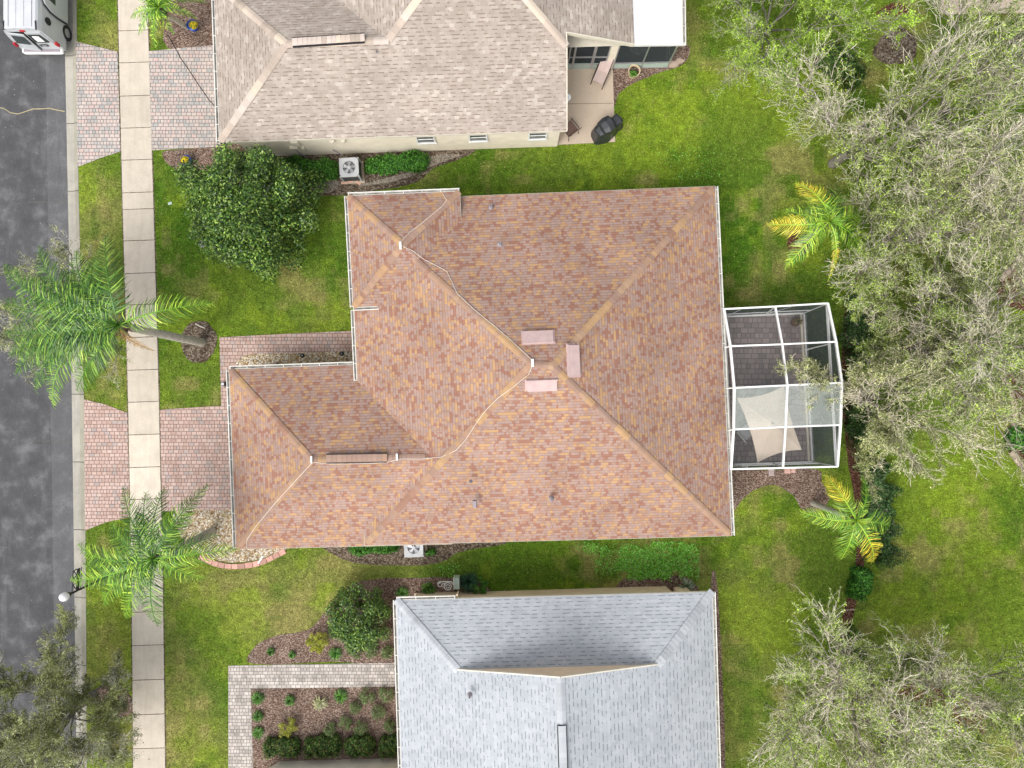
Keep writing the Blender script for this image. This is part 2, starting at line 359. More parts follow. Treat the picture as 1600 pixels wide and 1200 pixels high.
for y0, y1 in zip(ys, ys[1:]):
    g = .5 if y1-y0 < 150 else 0; sh = random.uniform(.85, 1.08); c1 = (sh, sh, sh); c2 = (sh*.86, sh*.86, sh*.8)
    m_ = (y0+y1)/2
    A = [P(at_y(KAx, y), y) for y in (y0+g, y1-g)]; B = [P(at_y(KBx, y), y) for y in (y0+g, y1-g)]; C = [P(at_y(KCx, y), y) for y in (y0+g, y1-g)]
    A = [Vector((q.x, q.y, -.092)) for q in A]; Bm = [Vector((q.x-.03, q.y, -.078)) for q in B]; B2 = [Vector((q.x+.02, q.y, -.002)) for q in B]; C = [Vector((q.x, q.y, .012)) for q in C]
    mb.poly([A[1], Bm[1], Bm[0], A[0]], c1); mb.poly([Bm[1], B2[1], B2[0], Bm[0]], (.45, .43, .40)); mb.poly([B2[1], C[1], C[0], B2[0]], c2)
o = mb.build('kerb', M['kerb']); o['kind'] = 'structure'
mb = MB(); pts = [P(u, v) for u, v in KAx]+[P(u+2, v) for u, v in KCx[::-1]]
mb.poly([(q.x, q.y, -.12) for q in pts][::-1], (.3, .3, .28)); mb.build('kerb_base', M['kerb'])['kind'] = 'structure'
# far kerb of the road
mb = MB(); mb.beam((*P(-166, 2200)[:2], -.06), (*P(-166, -1000)[:2], -.06), .4, .1); mb.build('far_kerb', M['kerb'])['kind'] = 'structure'
# crack in the asphalt
mb = MB(); ck = [(-20, 165), (3, 168), (14, 175), (26, 177), (38, 173), (50, 169), (62, 169), (75, 168), (88, 171), (99, 173)]
for (a, b), (c, d) in zip(ck, ck[1:]):
    mb.poly([(*P(a, b-.8)[:2], -.096), (*P(a, b+.6)[:2], -.096), (*P(c, d+.6)[:2], -.096), (*P(c, d-.8)[:2], -.096)], (1, .9, .6))
for y in (315, 690, 1010): mb.poly([(*P(q, r)[:2], -.096) for q, r in ((40, y+.3), (112, y-.2), (112, y-1), (40, y-.6))], (.3, .3, .3))
mb.build('road_crack', M['kerb'])['kind'] = 'structure'
# pavement slabs
mb = MB(); joints = [-400, -300, -200, -120]+[-60, -5, 47, 97, 149, 199, 249]+[300, 326, 375, 426, 475, 526, 577, 627, 678, 729, 779, 830, 881, 931, 955, 1007, 1061, 1115, 1168, 1221, 1275, 1320, 1500, 1700]
def swx(L, y): return at_y(off(L, 900), y)
for y0, y1 in zip(joints, joints[1:]):
    g = .55; sh = random.uniform(.93, 1.06)
    if 640 < y0 < 860: sh *= 1.14
    if 326 < y0 < 530 or y0 > 1000: sh *= .97
    sl_ = 1.6
    pts = [P(swx(SW_L, y0)+g, y0+g+sl_), P(swx(SW_R, y0)-g, y0+g), P(swx(SW_R, y1)-g, y1-g), P(swx(SW_L, y1)+g, y1-g+sl_)]
    mb.prism(pts[::-1], .0, .026+random.uniform(-.002, .003), (sh, sh*.995, sh*.985))
mb.build('sidewalk', M['concrete'])['kind'] = 'structure'
sheet('sidewalk_base', [(u-1, v) for u, v in off(SW_L, 600)]+[(u+1, v) for u, v in off(SW_R, 600)[::-1]], .012, M['soil'])
PAVED = [off(SW_L, 600)+off(SW_R, 600)[::-1]]
def paved(name, pts, z, m, **k): PAVED.append(pts); return sheet(name, pts, z, m, **k)
paved('driveway_apron', [(119, 65), (184, 81), (188.5, 237), (157, 247), (121.5, 261)], .020, M['pav_mix'])
paved('driveway', [(233, 80), (300, 74), (345, 70), (345, 229), (237, 235)], .020, M['pav_mix'])
paved('driveway_apron.001', [(131.5, 624), (165, 632), (199.5, 645), (203, 808), (165, 816), (133.5, 829)], .020, M['pav_pink'])
paved('driveway.001', [(250, 640), (346, 634), (343, 527), (460, 521), (620, 514), (620, 551), (380, 556), (378, 640), (380, 796), (254, 799)], .020, M['pav_pink'])
paved('path', [(357, 1040), (700, 1034), (700, 1071), (392, 1076), (397, 1260), (357, 1260)], .018, M['pav_white'])
paved('patio', [(870, 106), (957, 106), (961, 222), (840, 228)], .05, M['patio'])
paved('screened_patio_floor', [(1120, 488), (1259, 490), (1270, 723), (1120, 727)], .05, M['pav_dark'])
paved('neighbour_patio', [(1468, -60), (1760, -70), (1762, 18), (1470, 23)], .05, M['patio'])
mb = MB()
mb.poly([(*P(a, b)[:2], .054) for a, b in ((884, 163.4), (958, 162.4), (958, 161.7), (884, 162.6))], (.3, .3, .3)); mb.build('patio_joint', M['patio'])['kind'] = 'structure'
def bed(name, pts, m, z=.010, n=5, amp=.6): q = smooth_poly(pts, n, amp); PAVED.append(q); return sheet(name, q, z, m)
bed('mulch_bed', [(255, 238), (290, 233), (345, 228), (400, 226), (400, 285), (330, 290), (285, 270), (262, 256)], M['mulch'])
bed('mulch_bed.001', [(262, 75), (258, 40), (270, -40), (345, -40), (345, 72)], M['mulch'], .012, 2)
bed('soil_bed', [(395, 240), (560, 232), (700, 226), (744, 232), (720, 248), (680, 262), (650, 285), (590, 298), (520, 306), (470, 300), (440, 280), (400, 270)], M['soil'])
bed('sand_patch', [(672, 246), (700, 241), (722, 243), (700, 250), (670, 262), (640, 276), (600, 287), (560, 290), (600, 279), (640, 268)], M['sand'], .014)
bed('sand_patch.001', [(470, 282), (500, 278), (530, 284), (520, 299), (495, 302), (478, 295)], M['sand'], .014)
bed('mulch_bed.002', [(957, 106), (1000, 102), (1045, 88), (1066, 68), (1078, 76), (1068, 100), (1030, 114), (990, 130), (966, 148), (960, 165)], M['mulch'])
bed('gravel_bed', [(380, 556), (450, 552), (560, 548), (600, 550), (600, 585), (480, 590), (378, 585)], M['gravel'], .026, 3)
bed('gravel_bed.001', [(272, 799), (330, 797), (400, 796), (440, 800), (480, 845), (452, 856), (410, 872), (370, 879), (335, 874), (305, 862), (290, 845), (281, 836)], M['gravel'], .024, 4)
bed('palm_mulch_ring', [(286, 520), (300, 504), (322, 503), (333, 515), (340, 528), (333, 552), (318, 566), (296, 563), (285, 545)], M['soil'], .03)
bed('palm_mulch_ring.001', [(1232, 372), (1246, 361), (1262, 366), (1268, 382), (1256, 398), (1240, 400), (1231, 392)], M['mulch_red'], .03)
bed('tree_mulch_ring', [(150, 1078), (168, 1071), (190, 1074), (204, 1088), (206, 1112), (190, 1120), (170, 1112), (152, 1100)], M['mulch'], .03)
bed('mulch_bed.003', [(1142, 737), (1200, 735), (1276, 733), (1284, 752), (1296, 780), (1276, 800), (1252, 795), (1240, 775), (1212, 758), (1180, 765), (1158, 782), (1146, 795)], M['mulch'])
bed('soil_bed.001', [(505, 852), (560, 850), (640, 850), (760, 846), (790, 850), (720, 862), (690, 878), (640, 884), (560, 880), (525, 868)], M['soil'])
bed('mulch_bed.004', [(395, 1037), (397, 1012), (430, 994), (480, 984), (505, 960), (540, 920), (580, 905), (640, 903), (700, 902), (745, 908), (770, 925), (780, 940), (640, 945), (640, 1033), (520, 1034)], M['mulch'], .012)
bed('mulch_bed.005', [(393, 1076), (480, 1074), (640, 1070), (640, 1200), (500, 1210), (395, 1215), (393, 1140)], M['mulch'], .012, 3)
bed('mulch_bed.006', [(966, 912), (985, 902), (1030, 900), (1065, 900), (1084, 912), (1090, 926), (1040, 934), (970, 930)], M['mulch'])
bed('mulch_bed.007', [(1345, 425), (1352, 440), (1338, 470), (1336, 520), (1330, 600), (1336, 680), (1345, 740), (1356, 800), (1350, 880), (1338, 940), (1322, 1005), (1306, 1006), (1322, 940), (1338, 870), (1338, 800), (1326, 730), (1318, 660), (1314, 600), (1318, 520), (1322, 470), (1334, 438)], M['mulch_red'])
bed('mulch_bed.008', [(1600, 280), (1592, 300), (1600, 340), (1606, 400), (1570, 430), (1556, 450), (1580, 480), (1640, 470), (1660, 300)], M['mulch_red'])
bed('mulch_bed.009', [(1576, 570), (1586, 620), (1582, 660), (1568, 690), (1590, 720), (1640, 760), (1680, 640), (1620, 560)], M['mulch_red'])
bed('mulch_bed.010', [(1368, 22), (1395, 5), (1420, 12), (1410, 28), (1385, 34)], M['mulch_red'])
bed('mulch_bed.011', [(1395, 1090), (1440, 1060), (1530, 1090), (1560, 1120), (1530, 1150), (1450, 1150), (1400, 1130)], M['mulch_red'], .01, 5, 3)
bed('mulch_bed.012', [(1110, 925), (1122, 925), (1134, 1220), (1118, 1220)], M['mulch'], .01, 3, .5)
bed('dead_grass_patch', [(1375, 60), (1400, 40), (1430, 60), (1425, 95), (1390, 100), (1365, 85)], M['soil'], .006, 4, 2)
# sidewalk-lawn grass with its own colour from place to place
LUSH, MID, DRY, BRI = np.array([.066, .168, .012]), np.array([.138, .222, .025]), np.array([.37, .32, .12]), np.array([.26, .365, .030])
PATCH = [  # (u, v, radius, kind, weight)
 (150, 40, 60, 'm', .5), (160, 330, 70, 'd', .45), (165, 420, 50, 'd', .5), (165, 690, 70, 'd', .2), (160, 1000, 90, 'd', .45), (165, 1070, 60, 'd', .6), (170, 1180, 60, 'd', .5),
 (280, 330, 60, 'l', .7), (270, 420, 80, 'l', .6), (290, 620, 60, 'm', .6), (520, 400, 60, 'l', .5), (480, 490, 50, 'd', .25), (420, 480, 60, 'm', .4),
 (310, 920, 60, 'd', .35), (350, 960, 90, 'd', .45), (400, 940, 90, 'd', .60), (460, 920, 80, 'd', .65), (480, 960, 60, 'd', .55), (300, 1050, 80, 'd', .35), (300, 1170, 80, 'd', .5), (440, 890, 60, 'm', .5), (560, 885, 60, 'd', .35),
 (680, 885, 70, 'd', .25), (780, 885, 90, 'l', .55), (900, 880, 60, 'l', .6), (1080, 890, 90, 'm', .5), (1180, 850, 80, 'm', .5), (1170, 960, 90, 'd', .25), (1180, 1050, 60, 'd', .2), (1150, 1150, 60, 'd', .35), (1260, 1000, 60, 'b', .5),
 (1050, 160, 90, 'b', .7), (1180, 120, 90, 'b', .8), (1230, 160, 70, 'b', .9), (1130, 60, 60, 'm', .4), (980, 200, 80, 'b', .6), (800, 270, 90, 'm', .5), (720, 285, 70, 'l', .5), (1050, 270, 100, 'l', .5), (1180, 240, 70, 'm', .5),
 (1215, 330, 60, 'm', .6), (1160, 340, 80, 'l', .9), (1180, 420, 80, 'l', .7), (1200, 470, 60, 'd', .2), (1260, 460, 60, 'm', .3), (1460, 780, 120, 'b', .35), (1520, 850, 120, 'b', .5), (1560, 700, 80, 'b', .5), (1400, 960, 100, 'm', .4),
 (1300, 900, 80, 'm', .4), (1560, 980, 90, 'b', .3), (1120, 820, 60, 'b', .3), (1200, 800, 60, 'b', .3), (1400, 80, 60, 'd', .35), (1500, 400, 200, 'd', .15), (1400, 1130, 200, 'd', .2), (1080, 200, 30, 'd', .2), (1220, 200, 30, 'm', .35)]
def vnoise(x, y, s, seed):
    r = np.random.default_rng(seed).random((64, 64)); X, Y = x/s+1000, y/s+1000
    xi, yi = np.floor(X).astype(int), np.floor(Y).astype(int); fx, fy = X-xi, Y-yi; fx = fx*fx*(3-2*fx); fy = fy*fy*(3-2*fy)
    g = lambda a, b: r[a % 64, b % 64]
    return (g(xi, yi)*(1-fx)+g(xi+1, yi)*fx)*(1-fy)+(g(xi, yi+1)*(1-fx)+g(xi+1, yi+1)*fx)*fy
def grass_col(x, y):
    u, v = x/S0+800, 600-y/S0
    c = np.tile(MID, (len(x), 1)); wob = (vnoise(x, y, 1.6, 3)-.5)*60; wob2 = (vnoise(x, y, 1.3, 4)-.5)*60
    for a, b, r, k, wgt in PATCH:
        d = np.hypot(u+wob-a, v+wob2-b)/r; f = (wgt*np.clip(1.35-d, 0, 1)**1.3)[:, None]
        c = c*(1-f)+{'l': LUSH, 'm': MID, 'd': DRY, 'b': BRI}[k]*f
    n = (vnoise(x, y, 2.6, 5)*.5+vnoise(x, y, 1.1, 6)*.3+vnoise(x, y, .45, 7)*.3)
    f = np.clip((n-.54)*3.2, 0, .65)[:, None]; c = c*(1-f)+BRI*f
    n = (vnoise(x, y, 2.1, 8)*.6+vnoise(x, y, .6, 9)*.4); f = np.clip((n-.57)*3.2, 0, .6)[:, None]; c = c*(1-f)+DRY*f
    n = (vnoise(x, y, 1.8, 18)*.6+vnoise(x, y, .5, 19)*.4); f = np.clip((n-.58)*2.6, 0, .5)[:, None]; c = c*(1-f)+LUSH*f
    return c
# lawn: one fine grid from the kerb to beyond the frame
GX = np.arange(-20.6, 40.01, .22); GY = np.arange(-30, 30.01, .22)
xx, yy = np.meshgrid(GX, GY); V = np.stack([xx.ravel(), yy.ravel(), np.zeros(xx.size)], 1)
kc = np.interp(600-V[:, 1]/S0, [q[1] for q in KCx], [(P(*q).x) for q in KCx]); V[:, 0] = np.where(V[:, 0] < kc, kc, V[:, 0])
nx, ny = len(GX), len(GY); idx = np.arange(nx*ny).reshape(ny, nx)
F = np.stack([idx[:-1, :-1].ravel(), idx[:-1, 1:].ravel(), idx[1:, 1:].ravel(), idx[1:, :-1].ravel()], 1)
cen = V[F].mean(1); keep = (np.abs(V[F][:, 1, 0]-V[F][:, 0, 0]) > 1e-4); F = F[keep]; cen = cen[keep]
o = mesh_np('lawn', V, F, M['grass'], None, grass_col(cen[:, 0], cen[:, 1])); o['kind'] = 'structure'
mb = MB(); pk = [P(*q) for q in KCx]
pk = [Vector((q.x+.0, q.y, 0)) for q in pk]
for a, b in zip(pk, pk[1:]): mb.poly([(a.x, a.y, -.16), (b.x, b.y, -.16), (b.x, b.y, .0), (a.x, a.y, .0)], (.1, .08, .05))
far = MB()
for x0, x1, y0, y1 in ((-20.3, 40, 30, 60), (-20.9, 40, -60, -30), (40, 90, -60, 60)): far.poly([(x0, y0, -.004), (x1, y0, -.004), (x1, y1, -.004), (x0, y1, -.004)], (.10, .165, .02))
far.build('lawn_beyond', M['grass'])['kind'] = 'structure'
# grass blades, nobody could count them
def inside(poly, x, y):
    n = len(poly); r = np.zeros(len(x), bool); j = n-1
    for i in range(n):
        xi, yi = poly[i][0], poly[i][1]; xj, yj = poly[j][0], poly[j][1]
        if yi != yj: r ^= ((yi > y) != (yj > y)) & (x < (xj-xi)*(y-yi)/(yj-yi)+xi)
        j = i
    return r
NB = 420000
x = RNG.uniform(-20.4, 25.5, NB); y = RNG.uniform(-19.5, 19.5, NB); u, v = x/S0+800, 600-y/S0
ok = u > np.interp(v, [q[1] for q in KC], [q[0] for q in KC])+2
for q in PAVED: ok &= ~inside(q, u, v)
for q in ([(380, 600), (560, 590), (570, 320), (1110, 310), (1135, 820), (400, 840)], [(350, -10), (880, -10), (875, 225), (350, 242)], [(640, 950), (1105, 935), (1125, 1210), (640, 1210)]): ok &= ~inside(q, u, v)
x, y = x[ok], y[ok]; n = len(x); c = grass_col(x, y)*RNG.uniform(.35, 2.1, (n, 1)); dryb = RNG.random(n) < .10; c[dryb] = DRY*RNG.uniform(.8, 1.5, (dryb.sum(), 1))
a = RNG.uniform(0, 6.283, n); hgt = RNG.uniform(.03, .075, n); wd = RNG.uniform(.011, .024, n); ln = RNG.uniform(.02, .09, n); b2 = RNG.uniform(0, 6.283, n)
B0 = np.stack([x-np.cos(a)*wd, y-np.sin(a)*wd, np.zeros(n)], 1); B1 = np.stack([x+np.cos(a)*wd, y+np.sin(a)*wd, np.zeros(n)], 1)
T = np.stack([x+np.cos(b2)*ln, y+np.sin(b2)*ln, hgt], 1)
V = np.stack([B0, B1, T], 1).reshape(-1, 3); F = np.arange(3*n).reshape(-1, 3)
o = mesh_np('grass', V, F, M['blade'], None, c); tag(o, 'short mown grass blades covering the lawns', 'grass', kind='stuff')

# ---------------------------------------------------------------- roofs
PITCH = .417
def face_uv(pts, e, z0, org):
    e = Vector((e[0], e[1], 0)).normalized(); n = (pts[1]-pts[0]).cross(pts[2]-pts[0]).normalized()
    if n.z < 0: n = -n
    up = (n.cross(e)); up = up if up.z > 0 else -up
    return [((p-org).dot(e)+20, (p-org).dot(up)+10) for p in pts]
class Roof:
    def __init__(s): s.mb = MB(); s.caps = []
    def face(s, pts, e):
        pts = [Vector(p) for p in pts]; n = Vector((0, 0, 0))
        for i in range(len(pts)): n += pts[i].cross(pts[(i+1) % len(pts)])
        if n.z < 0: pts = pts[::-1]
        lo = min(pts, key=lambda p: p.z); s.mb.poly(pts, (1, 1, 1), face_uv(pts, e, 0, lo))
def hip(roof, A, B, C, D, ze, west=True, east=True, pitch=PITCH):
    A, B, C, D = (P(q[0], q[1], ze) for q in (A, B, C, D)); ex = (B-A).normalized(); run = (A-D).length/2; run2 = (B-C).length/2
    R1 = (A+D)/2; R2 = (B+C)/2
    if west: R1 = R1+ex*run
    if east: R2 = R2-ex*run2
    if west and east and (R2-R1).dot(ex) < .25: R1 = R2 = (R1+R2)/2
    R1.z = ze+pitch*run; R2.z = ze+pitch*run2 if east else ze+pitch*run
    if (R1-R2).length < 1e-3:
        roof.face([A, B, R1], B-A); roof.face([D, C, R1], C-D)
    else:
        roof.face([A, B, R2, R1], B-A); roof.face([D, C, R2, R1], C-D)
    if west: roof.face([A, D, R1], A-D)
    if east: roof.face([B, C, R2], B-C)
    return A, B, C, D, R1, R2
def caps(mb, p, q, drop, cols, wd=.15, step=.20, lift=.02, shuffle=True):
    p, q = Vector(p), Vector(q); d = q-p; L = d.length; d.normalize(); side = Vector((d.y, -d.x, 0)).normalized(); n = max(1, int(L/step)); k = L/n
    last = None
    for i in range(n):
        a = p+d*(k*i); b = p+d*(k*(i+1)+.03); ua, ub = lift+.004, lift+.02
        c = random.choice(cols) if (not last or random.random() < .5) else last; last = c
        f = random.uniform(.92, 1.06); c = tuple(x*f for x in c)
        r = [lambda s_, w_, up_, q_: q_+side*s_*w_+Vector((0, 0, up_-drop*w_))]
        g = r[0]
        for s_ in (-1, 1):
            A0, A1 = g(s_, wd, ua, a), g(s_, .03, ua, a); B0, B1 = g(s_, wd, ub, b), g(s_, .03, ub, b)
            poly = [A0, A1, B1, B0]
            nrm = (poly[1]-poly[0]).cross(poly[2]-poly[0]); mb.poly(poly if nrm.z > 0 else poly[::-1], c)
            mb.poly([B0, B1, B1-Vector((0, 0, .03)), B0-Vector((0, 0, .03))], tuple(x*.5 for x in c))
        poly = [g(-1, .03, ua, a), g(1, .03, ua, a), g(1, .03, ub, b), g(-1, .03, ub, b)]
        nrm = (poly[1]-poly[0]).cross(poly[2]-poly[0]); mb.poly(poly if nrm.z > 0 else poly[::-1], c)
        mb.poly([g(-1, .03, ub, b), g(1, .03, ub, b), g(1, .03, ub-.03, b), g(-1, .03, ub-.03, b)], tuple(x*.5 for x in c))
HD = PITCH*.7071
def capset(parent, lst, cols, wd=.15, step=.2):
    for p, q, dr in lst: k = MB(); caps(k, p, q, dr, cols, wd, step); k.build('ridge_cap', M['cap'], parent)
def gutter(pts, name, parent, z, out, hang=.75, wd=.125):
    """open U channel just outside the eave line; out = +1/-1 side"""
    root = MB(); inn = MB()
    for a, b in zip(pts, pts[1:]):
        a, b = Vector(a), Vector(b); a.z = b.z = z; d = (b-a).normalized(); s = Vector((d.y, -d.x, 0))*out
        root.beam(a+s*wd+Vector((0, 0, -.045)), b+s*wd+Vector((0, 0, -.045)), .035, .10)
        root.beam(a+s*.012+Vector((0, 0, -.06)), b+s*.012+Vector((0, 0, -.06)), .022, .10)
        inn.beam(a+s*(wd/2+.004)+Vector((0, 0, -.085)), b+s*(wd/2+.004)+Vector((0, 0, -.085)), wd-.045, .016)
        n = max(1, int((b-a).length/hang))
        for i in range(n+1):
            q = a+(b-a)*(min(max(i/n, .01), .99)); root.beam(q+s*.0+Vector((0, 0, .004)), q+s*(wd+.02)+Vector((0, 0, .004)), .03, .012)
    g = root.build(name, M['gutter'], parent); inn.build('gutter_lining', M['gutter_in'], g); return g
def fascia(pts, parent, z, h=.17, m='trim', name='fascia', closed=True):
    mb = MB(); q = list(pts); pr = list(zip(q, q[1:]+q[:1])) if closed else list(zip(q, q[1:]))
    for a, b in pr:
        a = Vector((a[0], a[1], z-h/2-.012)); b = Vector((b[0], b[1], z-h/2-.012)); mb.beam(a, b, .03, h)
    return mb.build(name, M[m], parent)
def inset(q, d):
    c = sum((Vector((p[0], p[1], 0)) for p in q), Vector())/len(q); out = []
    n = len(q)
    for i in range(n):
        p = Vector((q[i][0], q[i][1], 0)); a = (Vector((*q[i-1][:2], 0))-p).normalized(); b = (Vector((*q[(i+1) % n][:2], 0))-p).normalized()
        out.append(p+(a+b)*d)
    return out
def wallbox(q, z1, parent, m='stucco', name='wall', z0=-.05):
    mb = MB(); q = [Vector(p) for p in q]
    if area(q) < 0: q = q[::-1]
    mb.prism(q, z0, z1); return mb.build(name, M[m], parent)
def window(a, b, z0, z1, nrm, parent, name='window'):
    a, b = Vector(a), Vector(b); nrm = Vector(nrm).normalized(); d = (b-a).normalized(); up = Vector((0, 0, 1))
    mb = MB(); o1 = nrm*.03
    mb.beam(a+up*(z1+.03)+o1-d*.06, b+up*(z1+.03)+o1+d*.06, .07, .07); mb.beam(a+up*(z0-.03)+o1-d*.08, b+up*(z0-.03)+o1+d*.08, .11, .06)
    mb.beam(a+up*z0+o1-d*.03, a+up*z1+o1-d*.03, .06, .07); mb.beam(b+up*z0+o1+d*.03, b+up*z1+o1+d*.03, .06, .07)
    zm = (z0+z1)/2; mb.beam(a+up*zm+nrm*.02, b+up*zm+nrm*.02, .04, .035)
    f = mb.build(name, M['white'], parent); g = MB(); g.beam(a+up*zm+nrm*.004, b+up*zm+nrm*.004, .012, (z1-z0)); g.build('pane', M['glass'], f); return f

# ---- the red-brown roofed house in the middle
house = empty('brick_coloured_roof_house', P(750, 590), 'large single storey house with rust, orange and mauve shingle roof in the middle', 'house'); house.name = 'house'
ZM, ZW, ZT = 2.75, 2.45, 3.22
rf = Roof()
mA, mB_, mC, mD, mR1, mR2 = hip(rf, (546, 314), (1117, 291), (1143, 837), (570, 852), ZM)
wA, wB, wC, wD, wR1, wR2 = hip(rf, (358, 577), (700, 565), (706, 850), (369, 858), ZW, True, False)
tA, tB, tC, tD, tR1, tR2 = hip(rf, (543, 306), (718, 299), (727, 472), (552, 480), ZT)
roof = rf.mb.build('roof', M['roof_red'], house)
CC = [(.40, .25, .14), (.36, .225, .15), (.30, .17, .12), (.33, .22, .17), (.35, .225, .155), (.38, .25, .16), (.31, .20, .15), (.42, .265, .14)]
d_ = (mA-mR1); st = mR1+d_*((mR1.z-3.93)/(mR1.z-ZM)); wq = wR1+(wR2-wR1)*((-3.6-wR1.x)/(wR2.x-wR1.x))
sh = lambda a, b: a.lerp(b, .985)
capset(roof, [(mR1, st, HD), (mR2, sh(mR2, mB_), HD), (mR2, sh(mR2, mC), HD), (mR1, sh(mR1, mD), HD), (wR1, sh(wR1, wA), HD), (wR1, sh(wR1, wD), HD), (tR1, sh(tR1, tA), HD), (tR1, sh(tR1, tB), HD), (tR1, sh(tR1, tD), HD), (mR1, mR2, PITCH), (wR1, wq, PITCH)], CC, .14, .19)
w1 = wallbox(inset([mA, mB_, mC, mD], .5), ZM-.1, house); w2 = wallbox(inset([wA, wB, wC, wD], .45), ZW-.1, house); w3 = wallbox(inset([tA, tB, tC, tD], .45), ZT-.1, house)
fascia([mA, mB_, mC, mD], house, ZM); fascia([wA, wB, wC, wD], house, ZW); fascia([tA, tB, tC, tD], house, ZT)
mb = MB()                                            # soffit
for q, z in (([mA, mB_, mC, mD], ZM), ([wA, wB, wC, wD], ZW), ([tA, tB, tC, tD], ZT)): mb.poly([(p.x, p.y, z-.17) for p in q])
mb.build('soffit', M['trim'], house)
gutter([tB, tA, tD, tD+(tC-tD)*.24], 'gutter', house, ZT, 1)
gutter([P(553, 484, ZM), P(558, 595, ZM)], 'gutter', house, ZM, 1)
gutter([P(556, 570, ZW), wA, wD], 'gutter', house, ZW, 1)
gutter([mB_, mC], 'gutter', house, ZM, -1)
def small_vent(u, v, z, r=.05, h=.22, m='ventpipe', name='vent_pipe'):
    e = MB(); c = P(u, v, z); e.lathe(c, [(r*2.4, -.12), (r*1.6, 0), (r, .02), (r, h), (r*.7, h), (r*.7, h-.05), (0, h-.05)], 12); e.build(name, M[m], house)
small_vent(767, 323, 3.15, .05); small_vent(781, 381, 4.5, .05); small_vent(862, 779, 4.0, .05); small_vent(735, 753, 4.45, .035, .15)
e = MB(); c = P(742, 787, 3.95); e.box((c.x, c.y, c.z+.1), (.17, .30, .24), R(2), top=(.8, .9)); e.build('exhaust_hood', M['ventpipe'], house)
def ridge_vent(u0, v0, u1, v1, z, name, parent, cols, wd=.155, hh=.07):
    p, q = P(u0, v0, z), P(u1, v1, z); e = MB(); e.beam(p+Vector((0, 0, -.01)), q+Vector((0, 0, -.01)), wd*2+.09, hh); v_ = e.build(name, M['black'], parent)
    k = MB(); caps(k, p+Vector((0, 0, .055)), q+Vector((0, 0, .055)), .12, cols, wd, .19, .005); k.build('ridge_vent_cap', M['cap'], v_)
ridge_vent(510, 716.5, 604, 715, wR1.z+.03, 'ridge_vent', house, CC)
# conductor cable with clamps
def on_main(x, y):   # roof height at a plan point of the red house
    def h(A, B, C, D, ze, w_=True, e_=True):
        p = Vector((x, y, ze)); r = 9
        for a, b, use in ((A, B, 1), (B, C, e_), (C, D, 1), (D, A, w_)):
            if not use: continue
            d = (b-a).normalized(); r = min(r, (p-a).dot(Vector((d.y, -d.x, 0))))
        return ze+PITCH*r if r >= 0 else -1
    return max(h(mA, mB_, mC, mD, ZM), h(wA, wB, wC, wD, ZW, True, False), h(tA, tB, tC, tD, ZT))
def offridge(u, v, wd, ln, ang):
    z = 5.0
    for _ in range(8): p = P(u, v, z); z = on_main(p.x, p.y)+.10
    e = MB(); e.box((0, 0, 0), (wd, ln, .12)); e.box((0, ln/2+.03, -.01), (wd+.05, .05, .15)); e.box((0, 0, -.07), (wd+.16, ln+.14, .02))
    o = e.build('roof_vent', M['vent'], None); o.parent = house; o.location = P(u, v, z)-house.location
    o.rotation_euler = (math.atan(PITCH), 0, ang); return o
offridge(841, 526, 1.16, .46, R(182.2)); offridge(847, 603, 1.16, .42, R(2.2)); offridge(897, 563, 1.18, .44, R(92.4))
def cable_pt(u, v):
    z = 4.0
    for _ in range(8): p = P(u, v, z); z = max(on_main(p.x, p.y), 2.3)
    p = P(u, v, z+.035); return p
def cable(name, ptsl, parent, r=.011, f=cable_pt):
    e = MB(); Q = []
    for (a, b), (c, d) in zip(ptsl, ptsl[1:]):
        n = max(1, int(math.hypot(c-a, d-b)/14))
        for i in range(n): Q.append((a+(c-a)*i/n, b+(d-b)*i/n))
    Q.append(ptsl[-1]); e.tube([f(*q) for q in Q], r, 6); return e.build(name, M['cable'], parent)
cable('roof_cable', [(692, 303), (698, 313), (690, 323), (660, 348), (640, 363), (626, 378), (627, 384), (645, 392), (662, 405), (682, 415), (698, 424), (706, 440), (714, 458), (740, 483), (770, 507), (800, 533), (831, 562)], house)
cable('roof_cable', [(832, 571), (826, 585), (800, 606), (778, 622), (760, 640), (745, 660), (727, 688), (712, 704), (690, 714), (660, 717), (622, 717)], house)
cable('roof_cable', [(620, 718), (606, 722), (580, 724), (540, 725), (512, 725), (490, 722), (487, 724), (470, 742), (430, 786), (400, 822), (386, 843), (385, 856)], house)
for u, v, sz in ((626, 384, (.09, .30)), (832, 567, (.10, .30)), (620.5, 714, (.07, .28)), (487, 718, (.07, .27))):
    c = cable_pt(u, v); e = MB(); e.box((c.x, c.y, c.z+.04), (sz[0], sz[1], .10), R(2)); e.build('cable_clamp', M['white'], house)
# walls' openings, seen only from the side
ea = (mB_-mA).normalized(); na = Vector((-ea.y, ea.x, 0))
W = inset([wA, wB, wC, wD], .45); a, d = W[0], W[3]; dd = (a-d).normalized(); e = MB(); mid = (a+d)/2+Vector((-.02, 0, 0))
e.beam(mid-dd*2.4+Vector((-.03, 0, 1.1)), mid+dd*2.4+Vector((-.03, 0, 1.1)), .05, 2.2); g = e.build('garage_door', M['white'], w2)
Wm = inset([mA, mB_, mC, mD], .5)
for f in (.28, .5, .72):
    p = Wm[3]+(Wm[2]-Wm[3])*f; window(p-ea*.45, p+ea*.45, 1.0, 2.1, -na, w1)
    p = Wm[0]+(Wm[1]-Wm[0])*f; window(p-ea*.45, p+ea*.45, 1.0, 2.1, na, w1)
p = Wm[0]+(Wm[3]-Wm[0])*.45; e = MB(); e.beam(p+na*.5+Vector((-.02, 0, 1.05)), p-na*.5+Vector((-.02, 0, 1.05)), .05, 2.1); e.build('door', M['bronze'], w1)
